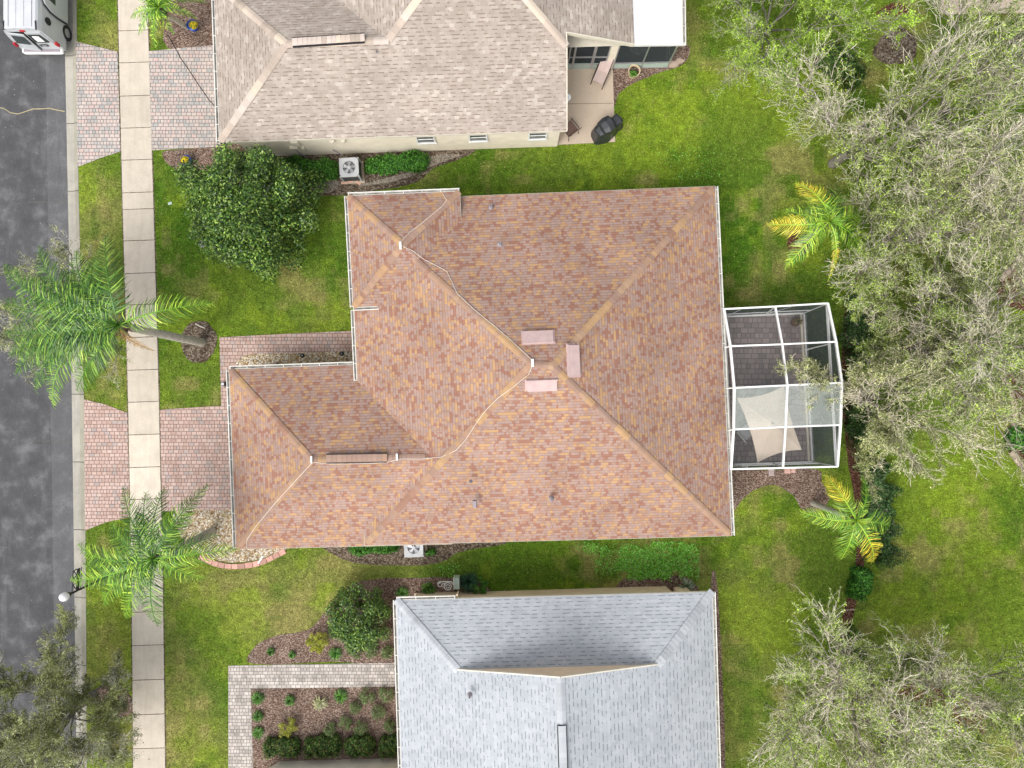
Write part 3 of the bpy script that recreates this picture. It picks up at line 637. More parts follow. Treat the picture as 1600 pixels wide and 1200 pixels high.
p = Wm[1]+(Wm[2]-Wm[1])*.55; e = MB(); e.beam(p+na*1.4+Vector((.02, 0, 1.05)), p-na*1.4+Vector((.02, 0, 1.05)), .05, 2.1); e.build('sliding_door', M['glass'], w1)
Wt = inset([tA, tB, tC, tD], .45); p = (Wt[0]+Wt[3])/2; window(p+na*.8, p-na*.8, .8, 2.2, -ea, w3)

# ---- tan-roofed neighbour above
hn = empty('house', P(600, 60), 'house with tan shingle roof and three small windows in its cream wall', 'house')
ZN = 3.0; SWc, SEc = P(343, 222, ZN), P(886, 203.5, ZN); ex = (SEc-SWc).normalized(); ey = Vector((-ex.y, ex.x, 0)); UP = Vector((0, 0, 1))
def N_(t, d, z=None): q = SWc+ex*t+ey*d; q.z = ZN+(PITCH*d if z is None else z); return q
h = 3.4; tV = 4.15; wid = 13.65; hf = wid/2; tE = tV+wid; tS = (SEc-SWc).length
rn = Roof(); R1 = N_(h, h); J = N_(tV+h, h); AP = N_(tV+hf, hf); E1 = N_(tS, tE-tS); NWc = N_(0, 2*h, 0)
rn.face([SWc, SEc, E1, AP, J, R1], ex); rn.face([SWc, R1, NWc], ey)
rn.face([NWc, R1, N_(tV+3.0+h, h), N_(tV+3.0+h, 2*h, 0)], ex)
NWm, NEm = N_(tV, wid, 0), N_(tE, wid, 0)
rn.face([N_(tV, 0, 0)+Vector((0, 0, -.004)), AP, NWm], ey); rn.face([NWm, AP, NEm], ex); rn.face([E1, AP, NEm, N_(tE, 3.55, 0), N_(tS, 3.55, PITCH*(tE-tS))], ey)
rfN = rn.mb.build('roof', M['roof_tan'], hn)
CT = [(.50, .41, .34), (.44, .36, .30), (.58, .49, .39), (.40, .33, .27), (.54, .46, .40)]
capset(rfN, [(R1, R1.lerp(SWc, .985), HD), (R1, NWc, HD), (J, AP, HD), (E1, AP, HD), (R1, J, PITCH)], CT, .16, .3)
ridge_vent(457, 66.5, 569, 59.5, R1.z+.03, 'ridge_vent', hn, CT)
WN = [N_(.35, .33), N_(tS-.22, .33), N_(tS-.22, 7.2), N_(tE-.6, 7.2), N_(tE-.6, wid-.6), N_(tV, wid-.6), N_(tV, 2*h-.4), N_(.35, 2*h-.4)]
wn = wallbox(WN, ZN-.12, hn)
fascia([SWc, SEc], hn, ZN, closed=False, h=.16); fascia([NWc, SWc], hn, ZN, closed=False)
mb = MB(); mb.beam(SEc-Vector((0, 0, .09)), E1-Vector((0, 0, .09)), .035, .2); mb.beam(N_(tS, 3.55, PITCH*(tE-tS))-UP*.07, N_(tE, 3.55, 0)-UP*.07, .05, .2); mb.beam(E1-UP*.07, N_(tS, 3.55, PITCH*(tE-tS))-UP*.07, .04, .2); mb.build('rake_board', M['trim'], hn)
mb = MB(); mb.poly([(p.x, p.y, ZN-.16) for p in (SWc, SEc, N_(tS, 3.6), N_(tE, 3.6), NEm, NWm, N_(tV, 2*h), NWc)]); mb.build('soffit', M['trim'], hn)
gutter([NWc, SWc], 'gutter', hn, ZN, 1)
for u in (665, 747, 840):
    v_ = 216 - (u-665)*.034; p0 = P(u, v_, 1.62); t0 = (p0-SWc).dot(ex); window(N_(t0-.36, .33, -ZN), N_(t0+.36, .33, -ZN), 1.18, 2.0, -ey, wn)
small_vent(590, 84, 4.1)
# utility boxes on the wall
def onwall(u, v, z, dd=.0): p = P(u, v, z); t0 = (p-SWc).dot(ex); return N_(t0, .33-dd, z-ZN)
for u, z, sx, sz in ((462, 1.75, .30, .45), (459, 1.2, .35, .12), (475, 1.0, .1, .4)):
    c = onwall(u, 232, z, .06); e = MB(); e.box(c, (sx, .13, sz), math.atan2(ex.y, ex.x)); e.build('utility_box', M['trim'], hn)
for u in (519, 536):
    c = onwall(u, 228, 1.9, .05); e = MB(); e.lathe(c, [(.0, .06), (.10, .04), (.11, -.06), (0, -.06)], 14); e.build('wall_vent_cap', M['trim'], hn)
for u0, z0, u1, z1 in ((458, 1.1, 478, .05), (520, .7, 535, .2)):
    e = MB(); e.tube([onwall(u0, 232, z0, .05), onwall(u1, 240, z1, .12)], .025, 8); e.build('conduit', M['ventpipe'], hn)
e = MB(); c = P(885, 152, 2.85); e.lathe(c, [(0, .06), (.14, .04), (.19, 0), (.15, -.06), (0, -.08)], 20); e.build('wall_lamp', M['white'], hn)
# porch: white pan roof, screened wall and column
x0, x1 = P(985, 70, 2.95).x, P(1066, 70, 2.85).x; y0 = P(1000, 69.5, 2.9).y; e = MB()
e.prism([(x0, y0, 0), (x1, y0+.05, 0), (x1-.1, y0+8, 0), (x0-.3, y0+8, 0)], 2.80, 2.90); pr = e.build('porch_roof', M['pan_roof'], hn)
e = MB()
for i in range(1, 7): q = x0+(x1-x0)*i/7; e.beam((q, y0+.04, 2.905), (q-.12, y0+8, 2.905), .02, .012)
e.build('roof_seam', M['gutter'], pr)
gutter([(x1+.02, y0, 0), (x1-.08, y0+8, 0)], 'gutter', hn, 2.88, 1)
e = MB(); e.beam((x0, y0-.01, 2.83), (x1+.15, y0+.02, 2.83), .03, .16); e.build('porch_fascia', M['white'], hn)
pb = lambda u, v=None: P(u, 107.5-(u-885)*.018, 0)
PL, PC0, PC1, PR = P(886, 108), P(944, 107.5), P(957, 107), P(1042, 105)
e = MB(); e.prism([PC0, PC1, PC1+Vector((0, .3, 0)), PC0+Vector((0, .3, 0))], 0, 2.85); e.build('column', M['stucco'], hn)
def screen_wall(a, b, z1, rails, posts, name, kick=.55):
    a, b = Vector((a.x, a.y, 0)), Vector((b.x, b.y, 0)); e = MB(); f = .055
    for t_ in posts: q = a+(b-a)*t_; e.beam(q+UP*.02, q+UP*z1, f, f)
    for z in rails: e.beam(a+UP*z, b+UP*z, f, f)
    fr = e.build(name, M['bronze'] if name == 'screen_door_frame' else M['steel'], hn)
    g = MB(); g.beam(a+UP*(z1+kick)/2+Vector((0, .02, 0)), b+UP*(z1+kick)/2+Vector((0, .02, 0)), .006, z1-kick); g.build('screen_panel', M['screen_wall'], fr)
    g = MB(); g.beam(a+UP*kick/2, b+UP*kick/2, .03, kick-.04); g.build('kick_plate', M['panel_green'], fr); return fr
f1 = screen_wall(PL, PC0, 2.7, [.05, .5, 1.2, 2.3], [0, .12, .14, .62, .66, 1], 'screen_wall_frame')
f2 = screen_wall(PC1, PR, 2.75, [.05, .52, 2.72], [0, .52, 1], 'screen_wall_frame')
e = MB(); a, b = PR, PR+Vector((.0, 6, 0))
for z in (.05, .52, 2.72): e.beam(a+UP*z, b+UP*z, .05, .05)
for t_ in (0, .33, .66, 1): q = a+(b-a)*t_; e.beam(q, q+UP*2.8, .05, .05)
e.build('screen_wall_frame', M['white'], hn)
e = MB(); e.prism([P(884, 108), P(1042, 106), P(1042, 106)+Vector((0, 7, 0)), P(884, 108)+Vector((0, 7, 0))][0:4], .0, .045); o = e.build('porch_floor', M['pav_dark'], hn)

# ---- grey-roofed neighbour below
hg = empty('house', P(870, 1060), 'house with pale grey shingle roof and a thin cream gable strip', 'house')
ZG = 2.7; gA, gB = P(619, 938, ZG), P(1113, 925, ZG); gx = (gB-gA).normalized(); gy = Vector((gx.y, -gx.x, 0)); GW = (gB-gA).length
# west and east eave directions, measured
dwest = (P(627, 1200, ZG)-gA).normalized(); gy = dwest
def G_(t, d, z): q = gA+gx*t+gy*d; q.z = z; return q
LEN = 15.0; gh = 2.66; zg = ZG+PITCH*gh; mid_t = GW/2; zr = ZG+PITCH*mid_t
rg = Roof(); rg.face([gA, gB, G_(GW-gh, gh, zg), G_(gh, gh, zg)], gx)
vd = gh-.34   # rake of the gablet stands a little north of its wall
zv = lambda t: ZG+PITCH*min(t, GW-t)
rg.face([gA, G_(gh, gh, zg), G_(gh+.02, gh, zg), G_(mid_t, gh, zr), G_(mid_t, LEN, zr), G_(0, LEN, ZG)], gy)
rg.face([gB, G_(GW-gh, gh, zg), G_(GW-gh-.02, gh, zg), G_(mid_t, gh, zr), G_(mid_t, LEN, zr), G_(GW, LEN, ZG)], gy)
# overhang of the rake north of the gable wall
for s in (0, 1):
    f = (lambda t: t) if s == 0 else (lambda t: GW-t)
    a0 = G_(f(gh-.0), gh, zg); a1 = G_(f(mid_t), gh, zr); b0 = G_(f(gh-.0), gh, zg); b1 = G_(f(mid_t), vd, zr)
    rg.face([a0, a1, b1, G_(f(gh+.02), vd+.3, zg+.012)], gy)
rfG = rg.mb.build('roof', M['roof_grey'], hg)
CG = [(.40, .42, .44), (.45, .47, .49), (.36, .38, .40), (.42, .44, .46)]
capset(rfG, [(G_(gh, gh, zg), gA, HD), (G_(GW-gh, gh, zg), gB, HD), (G_(mid_t, vd, zr), G_(mid_t, LEN, zr), PITCH)], CG, .18, .18)
p, q = G_(mid_t, vd+1.85, zr+.03), G_(mid_t, LEN-2, zr+.03); e = MB(); e.beam(p, q, .38, .06); v_ = e.build('ridge_vent', M['black'], hg); k = MB(); caps(k, p+UP*.055, q+UP*.055, .12, CG, .15, .2, .004); k.build('ridge_vent_cap', M['cap'], v_)
mb = MB(); mb.poly([G_(gh, gh-.05, zg-.02), G_(GW-gh, gh-.05, zg-.02), G_(mid_t, gh-.05, zr-.02)]); mb.build('gable_wall', M['stucco_tan'], hg)
mb = MB()
for s in (0, 1):
    f = (lambda t: t) if s == 0 else (lambda t: GW-t)
    mb.beam(G_(f(gh+.02), vd+.28, zg-.03), G_(f(mid_t), vd-.02, zr-.03), .05, .12)
mb.build('rake_board', M['trim'], hg)
pw = [P(716, 927), P(1041, 916), P(1052, 926)]
W_ = [G_(.5, .5, 0), Vector((P(716, 926).x, G_(3, .5, 0).y, 0)), P(716, 925.5), P(1040, 915.5), Vector((P(1052, 926).x, P(1052, 926).y, 0)), Vector((P(1052, 926).x, G_(11, .5, 0).y, 0)), G_(GW-.5, .5, 0), G_(GW-.5, LEN-.5, 0), G_(.5, LEN-.5, 0)]
wg = wallbox(W_, ZG-.14, hg, 'stucco_tan')
fascia([gA, gB, G_(GW, LEN, 0), G_(0, LEN, 0)], hg, ZG, .15)
mb = MB(); mb.poly([(*G_(0, 0, 0)[:2], ZG-.15), (*G_(0, LEN, 0)[:2], ZG-.15), (*G_(GW, LEN, 0)[:2], ZG-.15), (*G_(GW, 0, 0)[:2], ZG-.15)]); mb.build('soffit', M['trim'], hg)
gutter([G_(2.55, 0, ZG), gA, G_(0, LEN, ZG)], 'gutter', hg, ZG, 1)
gutter([gB, G_(GW, LEN, ZG)], 'gutter', hg, ZG, -1)
e = MB(); c = P(714, 929, 2.4); e.tube([P(714, 930, 2.6), P(715, 927, 2.2), P(716, 924, .1)], .045, 8); e.build('downspout', M['stucco_tan'], hg)
e = MB(); c = P(734, 1087, 4.4); e.lathe(c, [(.12, -.1), (.05, .0), (.05, .18), (.03, .18)], 12); e.build('vent_pipe', M['ventpipe'], hg)
e = MB(); WA = P(420, 1199); WB_ = P(625, 1184); e.prism([WA, P(438, 1189), WB_, WB_+Vector((0, -5, 0)), WA+Vector((0, -5, 0))][::-1], 0, 2.6); e.build('garage_wall', M['stucco'], hg)
e = MB(); a, b, c, d = Vector((WA.x-.5, WA.y-.05, 2.6)), Vector((WB_.x+.3, WB_.y-.30, 2.6)), Vector((WB_.x+.3, -26, 2.6)), Vector((WA.x-.5, -26, 2.6))
rr = Roof(); m1 = Vector(((a.x+b.x)/2, a.y-3, 3.9)); m2 = Vector(((a.x+b.x)/2, -23, 3.9)); rr.face([a, b, m1], b-a); rr.face([a, m1, m2, d], a-d); rr.face([b, m1, m2, c], b-c); rr.face([d, m2, c], c-d)
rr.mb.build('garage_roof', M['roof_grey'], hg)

# ---------------------------------------------------------------- vegetation
def leaf_quads(C, Nn, size, cols, aspect=.5, fold=True):
    """C centres (n,3), Nn normals, size (n,), cols (n,3): a pointed leaf each (4-corner kite)"""
    n = len(C); r = RNG.normal(size=(n, 3)); t = np.cross(Nn, r); t /= np.linalg.norm(t, axis=1, keepdims=True)+1e-9; b = np.cross(Nn, t)
    L = size[:, None]; W = L*aspect
    V = np.stack([C-t*L*.5, C+b*W*.5-t*L*.05, C+t*L*.5-Nn*L*.12, C-b*W*.5-t*L*.05], 1).reshape(-1, 3)
    return V, np.arange(4*n).reshape(-1, 4), cols
def rnd_dirs(n, up=0.0):
    v = RNG.normal(size=(n, 3)); v[:, 2] += up; return v/np.linalg.norm(v, axis=1, keepdims=True)
def mixcol(n, pal, wts=None, var=.25):
    pal = np.array(pal); k = RNG.choice(len(pal), n, p=wts); return pal[k]*RNG.uniform(1-var, 1+var, (n, 1))
def lump(d, seed, f=2.2, amp=.16):
    out = np.empty(len(d))
    for i, q in enumerate(d): out[i] = mnoise.noise(Vector((q[0]*f+seed, q[1]*f+seed*2.1, q[2]*f)))
    return 1+amp*2*out
def bushy(name, u, v, r, hgt, label, cat, n, size, pal, m='leaf', group=None, zc=None, amp=.16, tall=None, ncl=60, trunk=True, rr=.30):
    """crown of leaf clumps round a trunk"""
    zc = zc if zc else hgt*.55; c = P(u, v, zc); base = (c.x, c.y, 0); root = empty(name, base, label, cat, group)
    rad = np.array([r, r, (hgt-zc)])
    cl = rnd_dirs(ncl, .6); seed = u*.013+v*.007; rl = lump(cl, seed, 1.7, amp)*RNG.uniform(.72, 1.0, ncl); cc = cl*rl[:, None]
    k = RNG.integers(0, ncl, n); d = rnd_dirs(n, .2); q = cc[k]+d*(rr*RNG.uniform(.55, 1.05, (n, 1))*RNG.uniform(.8, 1.2, ncl)[k][:, None])
    q = q*np.where(q[:, 2:3] < 0, .999, 1); C = q*rad; C[:, 2] = np.maximum(C[:, 2]+zc, .04); C[:, 0] += c.x; C[:, 1] += c.y
    nn = d*.7+rnd_dirs(n, .6)*.8; nn /= np.linalg.norm(nn, axis=1, keepdims=True)
    cb = RNG.uniform(.75, 1.25, ncl)[k][:, None]
    V, F, co_ = leaf_quads(C, nn, RNG.uniform(.7, 1.3, n)*size, mixcol(n, pal)*cb)
    mesh_np('crown', V-np.array(base)*0, F, M[m], root, co_)
    if trunk:
        e = MB(); e.tube([(c.x, c.y, -.05), (c.x+.05, c.y+.03, zc*.5), (c.x, c.y, zc*1.1)], [r*.07, r*.05, r*.03], 8)
        for i in range(9):
            g = cc[RNG.integers(0, ncl)]*rad; e.tube([(c.x, c.y, zc*.5), (c.x+g[0]*.5, c.y+g[1]*.5, zc+g[2]*.35), (c.x+g[0]*.9, c.y+g[1]*.9, max(.1, zc+g[2]*.9))], [r*.035, r*.02, r*.008], 5)
        e.build('trunk', M['bark'], root)
    return root
MAG = [(.036, .09, .014), (.07, .16, .024), (.14, .25, .035), (.26, .38, .07), (.018, .05, .010)]
bushy('round_tree', 398, 331, 2.72, 4.4, 'dense round dark green tree on the lawn between street and houses', 'tree', 42000, .125, MAG, 'gloss', None, 2.2, .22, ncl=130, rr=.21)
bushy('round_shrub', 561, 962, 1.37, 2.4, 'large clipped dark green shrub beside the corner of the grey roof', 'shrub', 15000, .10, MAG, 'gloss', None, 1.1, .05, ncl=110, rr=.22)
YEL = [(.34, .40, .035), (.46, .48, .05), (.22, .30, .03), (.52, .46, .08)]
GRN = [(.03, .11, .02), (.05, .17, .03), (.08, .24, .04), (.02, .07, .015)]
DUL = [(.16, .28, .08), (.22, .32, .12), (.09, .17, .04), (.32, .38, .20), (.18, .15, .06)]
bushy('yellow_shrub', 496, 1004, .50, .7, 'larger yellow green shrub beside the clipped dark shrub', 'shrub', 2600, .06, YEL, trunk=False, ncl=30)
bushy('yellow_shrub', 450, 1137, .40, .6, 'yellow green shrub between the paver path and the hedge clumps', 'shrub', 2200, .05, YEL+[(.45, .45, .12)], trunk=False, ncl=30)
def tuft(name, u, v, r, hgt, label, cat, n, pal, wd=.02, group=None, m='leaf', up=.5):
    c = P(u, v, .03); root_v = []; cols = []; F = []
    a = RNG.uniform(0, 6.283, n); L = RNG.uniform(.55, 1.0, n)*r; hz = RNG.uniform(.3, 1.0, n)*hgt
    b0 = RNG.uniform(0, .12, n)*r; dx, dy = np.cos(a), np.sin(a); px_, py_ = -dy, dx
    def ring(f, z, w_): x = c.x+dx*(b0+L*f); y = c.y+dy*(b0+L*f); return np.stack([x-px_*w_, y-py_*w_, z], 1), np.stack([x+px_*w_, y+py_*w_, z], 1)
    A, B = ring(0, np.full(n, .02), wd*.6); C_, D = ring(.5, hz, wd); E_, _ = ring(1.0, hz*RNG.uniform(.35, .8, n), 0)
    V = np.stack([A, B, D, C_, E_], 1).reshape(-1, 3); i = np.arange(n)*5
    F = [t for k in i for t in ((k, k+1, k+2, k+3), (k+3, k+2, k+4))]
    col = np.repeat(mixcol(n, pal), 2, 0)
    o = mesh_np(name, V, F, M[m], None, col); return tag(o, label, cat, group)
LIR = [(.06, .17, .02), (.10, .27, .03), (.17, .37, .05), (.03, .08, .012)]
GT = 'small border plants in the mulch'
for u, v, r, lab in ((424, 1017, .22, 'small green grassy tuft, leftmost in the mulch above the paver path'), (457, 1022, .2, 'small green grassy tuft left of the larger yellow shrub'),
                     (525, 1020, .38, 'bright green grassy clump touching the foot of the large clipped shrub'), (404, 1090, .38, 'green grassy clump just below the path corner'),
                     (404, 1118, .30, 'green grassy clump, second down beside the vertical path'), (404, 1144, .34, 'green grassy clump, lowest beside the vertical path'),
                     (454, 1093, .30, 'green grassy clump left of the pale spiky plant'), (533, 1087, .40, 'bright green grassy clump right of the pale spiky plant'),
                     (670, 920, .40, 'dark green grassy clump left of the white scroll ornament'), (629, 926, .36, 'leafy green clump nearest the corner of the grey roof')):
    tuft('grass_tuft', u, v, r, .28, lab, 'plant', 170, LIR, .014, GT)
tuft('spiky_plant', 501, 1097, .42, .35, 'pale cream striped spiky plant in the lower mulch bed', 'plant', 70, [(.5, .52, .25), (.35, .42, .15), (.55, .5, .35)], .02, GT)
tuft('spiky_plant', 1071, 916, .48, .45, 'pale grey green spiky plant at the right end of the tan wall', 'plant', 60, [(.45, .5, .38), (.3, .38, .25), (.2, .3, .15)], .025)
tuft('spiky_plant', 733, 908, .55, .5, 'dark green strappy clump right of the pale green box', 'plant', 190, [(.03, .10, .05), (.05, .15, .06), (.02, .06, .03)], .022)
bushy('leafy_shrub', 748, 916, .42, .5, 'light green low shrub right of the strappy clump', 'shrub', 1400, .07, [(.08, .25, .03), (.14, .32, .05), (.05, .15, .02)], trunk=False, ncl=20)
for u, v, r, lab in ((556, 1018, .3, 'dull grey green shrub, left one of three under the clipped shrub'), (580, 1018, .3, 'dull grey green shrub, middle one of three under the clipped shrub'), (604, 1018, .3, 'dull grey green shrub touching the grey roof above the path'),
                     (575, 1087, .34, 'dull green shrub right of the bright clump below the path'), (604, 1086, .34, 'dull green shrub below the path touching the grey roof'), (556, 1105, .28, 'small dull shrub under the row below the path'),
                     (592, 1112, .34, 'dull shrub in the middle of the right group'), (539, 1129, .3, 'dull shrub at the left of the right group'), (563, 1136, .32, 'dull shrub above the third hedge clump'),
                     (516, 1140, .28, 'smallest dull shrub above the second hedge clump'), (609, 1134, .26, 'dull shrub above the fourth hedge clump by the roof'), (602, 990, .3, 'thin yellowish dull shrub right of the clipped shrub')):
    bushy('small_shrub', u, v, r, .42, lab, 'shrub', 1500, .05, DUL, group='dull small shrubs in the mulch', trunk=False, ncl=26, rr=.4)
def hedge(u0, v0, u1, v1, wd, hgt, label, n, pal, size=.06, group=None, cat='hedge', name='hedge', rag=.35):
    a, b = P(u0, v0, hgt*.7), P(u1, v1, hgt*.7); a.z = b.z = 0; L = (b-a).length; e = (b-a)/L; s = Vector((-e.y, e.x, 0)); c = (a+b)/2
    p = RNG.uniform(-1, 1, (n, 3)); sup = 4.0; nr = (np.abs(p)**sup).sum(1)**(1/sup); p = p/nr[:, None]*RNG.uniform(.82, 1.04, (n, 1))
    p[:, 2] = np.abs(p[:, 2]); nn = p+rnd_dirs(n, .3)*.7; nn /= np.linalg.norm(nn, axis=1, keepdims=True)
    wob = 1+.10*np.sin(p[:, 0]*7+u0)+.08*np.sin(p[:, 0]*17+u0); size = size*1.45; p = p*RNG.uniform(.8, 1.08, (n, 1)); X = p[:, 0]*L/2; Y = p[:, 1]*wd/2*wob; Z = p[:, 2]*hgt*(1+.07*np.sin(p[:, 0]*11+p[:, 1]*5))
    nzz = np.array([mnoise.noise(Vector((a_*1.7+u0, b_*1.7, c_*1.7))) for a_, b_, c_ in zip(X, Y, Z)])*rag; X = X*(1+nzz*.25*wd/L); Y = Y*(1+nzz); Z = Z*(1+nzz*.7)
    C = np.stack([c.x+X*e.x+Y*s.x, c.y+X*e.y+Y*s.y, Z], 1)
    V, F, cc = leaf_quads(C, nn, RNG.uniform(.7, 1.3, n)*size, mixcol(n, pal, None, .45)); o = mesh_np(name, V, F, M['leaf'], None, cc); return tag(o, label, cat, group)
HG = [(.05, .18, .02), (.09, .28, .03), (.15, .40, .05), (.02, .07, .012)]
HD_ = [(.045, .11, .02), (.09, .19, .035), (.15, .27, .05), (.17, .15, .05), (.02, .05, .012)]
hedge(426, 262, 526, 265, .95, .6, 'bright green clipped hedge between round tree and condenser', 9000, HG)
hedge(569, 259, 668, 249, .85, .6, 'bright green clipped hedge right of the condenser by the cream wall', 9000, HG)
for u0, u1, v, lab in ((409, 466, 1171, 'dark clipped hedge clump, leftmost of four by the cream wall'), (473, 531, 1170, 'dark clipped hedge clump, second of four by the cream wall'),
                       (538, 584, 1169, 'dark clipped hedge clump, third of four by the cream wall'), (591, 632, 1168, 'dark clipped hedge clump half under the grey roof')):
    hedge(u0, v, u1, v-1, .85, .6, lab, 5000, HD_, .06, 'row of four clipped hedge clumps')
hedge(545, 858, 622, 855, .55, .4, 'low green planting under the eave left of the lower condenser', 3500, HG, .06, None, 'plant', 'low_hedge')
hedge(664, 866, 680, 862, .3, .3, 'small green plant right of the lower condenser', 500, HG, .06, None, 'plant', 'small_plant')
HW = [(.04, .11, .03), (.07, .16, .04), (.10, .2, .05), (.18, .22, .12), (.02, .06, .015)]
hedge(1366, 715, 1388, 885, 1.25, .8, 'loose green hedge behind the lower yellow palm', 15000, HW, .075, rag=1.1)
hedge(1352, 890, 1340, 938, .95, .6, 'short dark green hedge end below the lower yellow palm', 5000, HG, .07)
hedge(1342, 450, 1350, 705, 1.2, .9, 'long dark hedge under the oaks beside the screened patio', 16000, HW, .07, rag=1.1)
hedge(1290, 75, 1350, 125, 1.3, .9, 'dark hedge between the bright tree and the bare oaks', 6000, HD_, .08)
hedge(1555, 70, 1620, 60, 1.8, 1.2, 'dark green shrub mass near the beige patio corner', 7000, HD_, .09, None, 'shrub', 'shrub')
hedge(1330, 985, 1345, 1075, 1.0, .8, 'dark hedge remnant under the lower right oak', 5000, HD_, .08)
hedge(1578, 680, 1640, 700, 1.0, .5, 'bright green ground plants beside the curved stone edging', 4500, HG, .09, None, 'plant', 'ground_plants')
# weeds growing in the strip between the houses
n = 16000; U = RNG.uniform(930, 1092, n); Vv = RNG.uniform(846, 908, n); nz = vnoise(U, Vv, 16, 31)*.6+vnoise(U, Vv, 7, 32)*.4; ed = np.hypot((U-1020)/78, (Vv-876)/34)
kp = (nz+.30-.45*ed**2+RNG.normal(size=n)*.09) > .43; U, Vv = U[kp][:6000], Vv[kp][:6000]
U = np.concatenate([U, RNG.normal(925, 9, 260), RNG.normal(955, 14, 240), RNG.normal(1090, 30, 90), RNG.normal(1070, 25, 100), RNG.normal(700, 10, 120)]); Vv = np.concatenate([Vv, RNG.normal(856, 5, 260), RNG.normal(884, 10, 240), RNG.normal(272, 5, 90), RNG.normal(245, 8, 100), RNG.normal(888, 6, 120)])
keep = Vv > 0; U, Vv = U[keep], Vv[keep]; n = len(U); Cc = np.stack([(U-800)*S0, (600-Vv)*S0, RNG.uniform(.02, .08, n)], 1); nn = rnd_dirs(n, 2.6)
V, F, cc = leaf_quads(Cc, nn, RNG.uniform(.04, .09, n), mixcol(n, [(.16, .46, .03), (.24, .58, .06), (.34, .66, .16), (.08, .28, .02)]), .7)
tag(mesh_np('ground_cover', V, F, M['leaf'], None, cc), 'patch of bright green weeds in the strip between the two lower roofs', 'ground cover', kind='stuff')

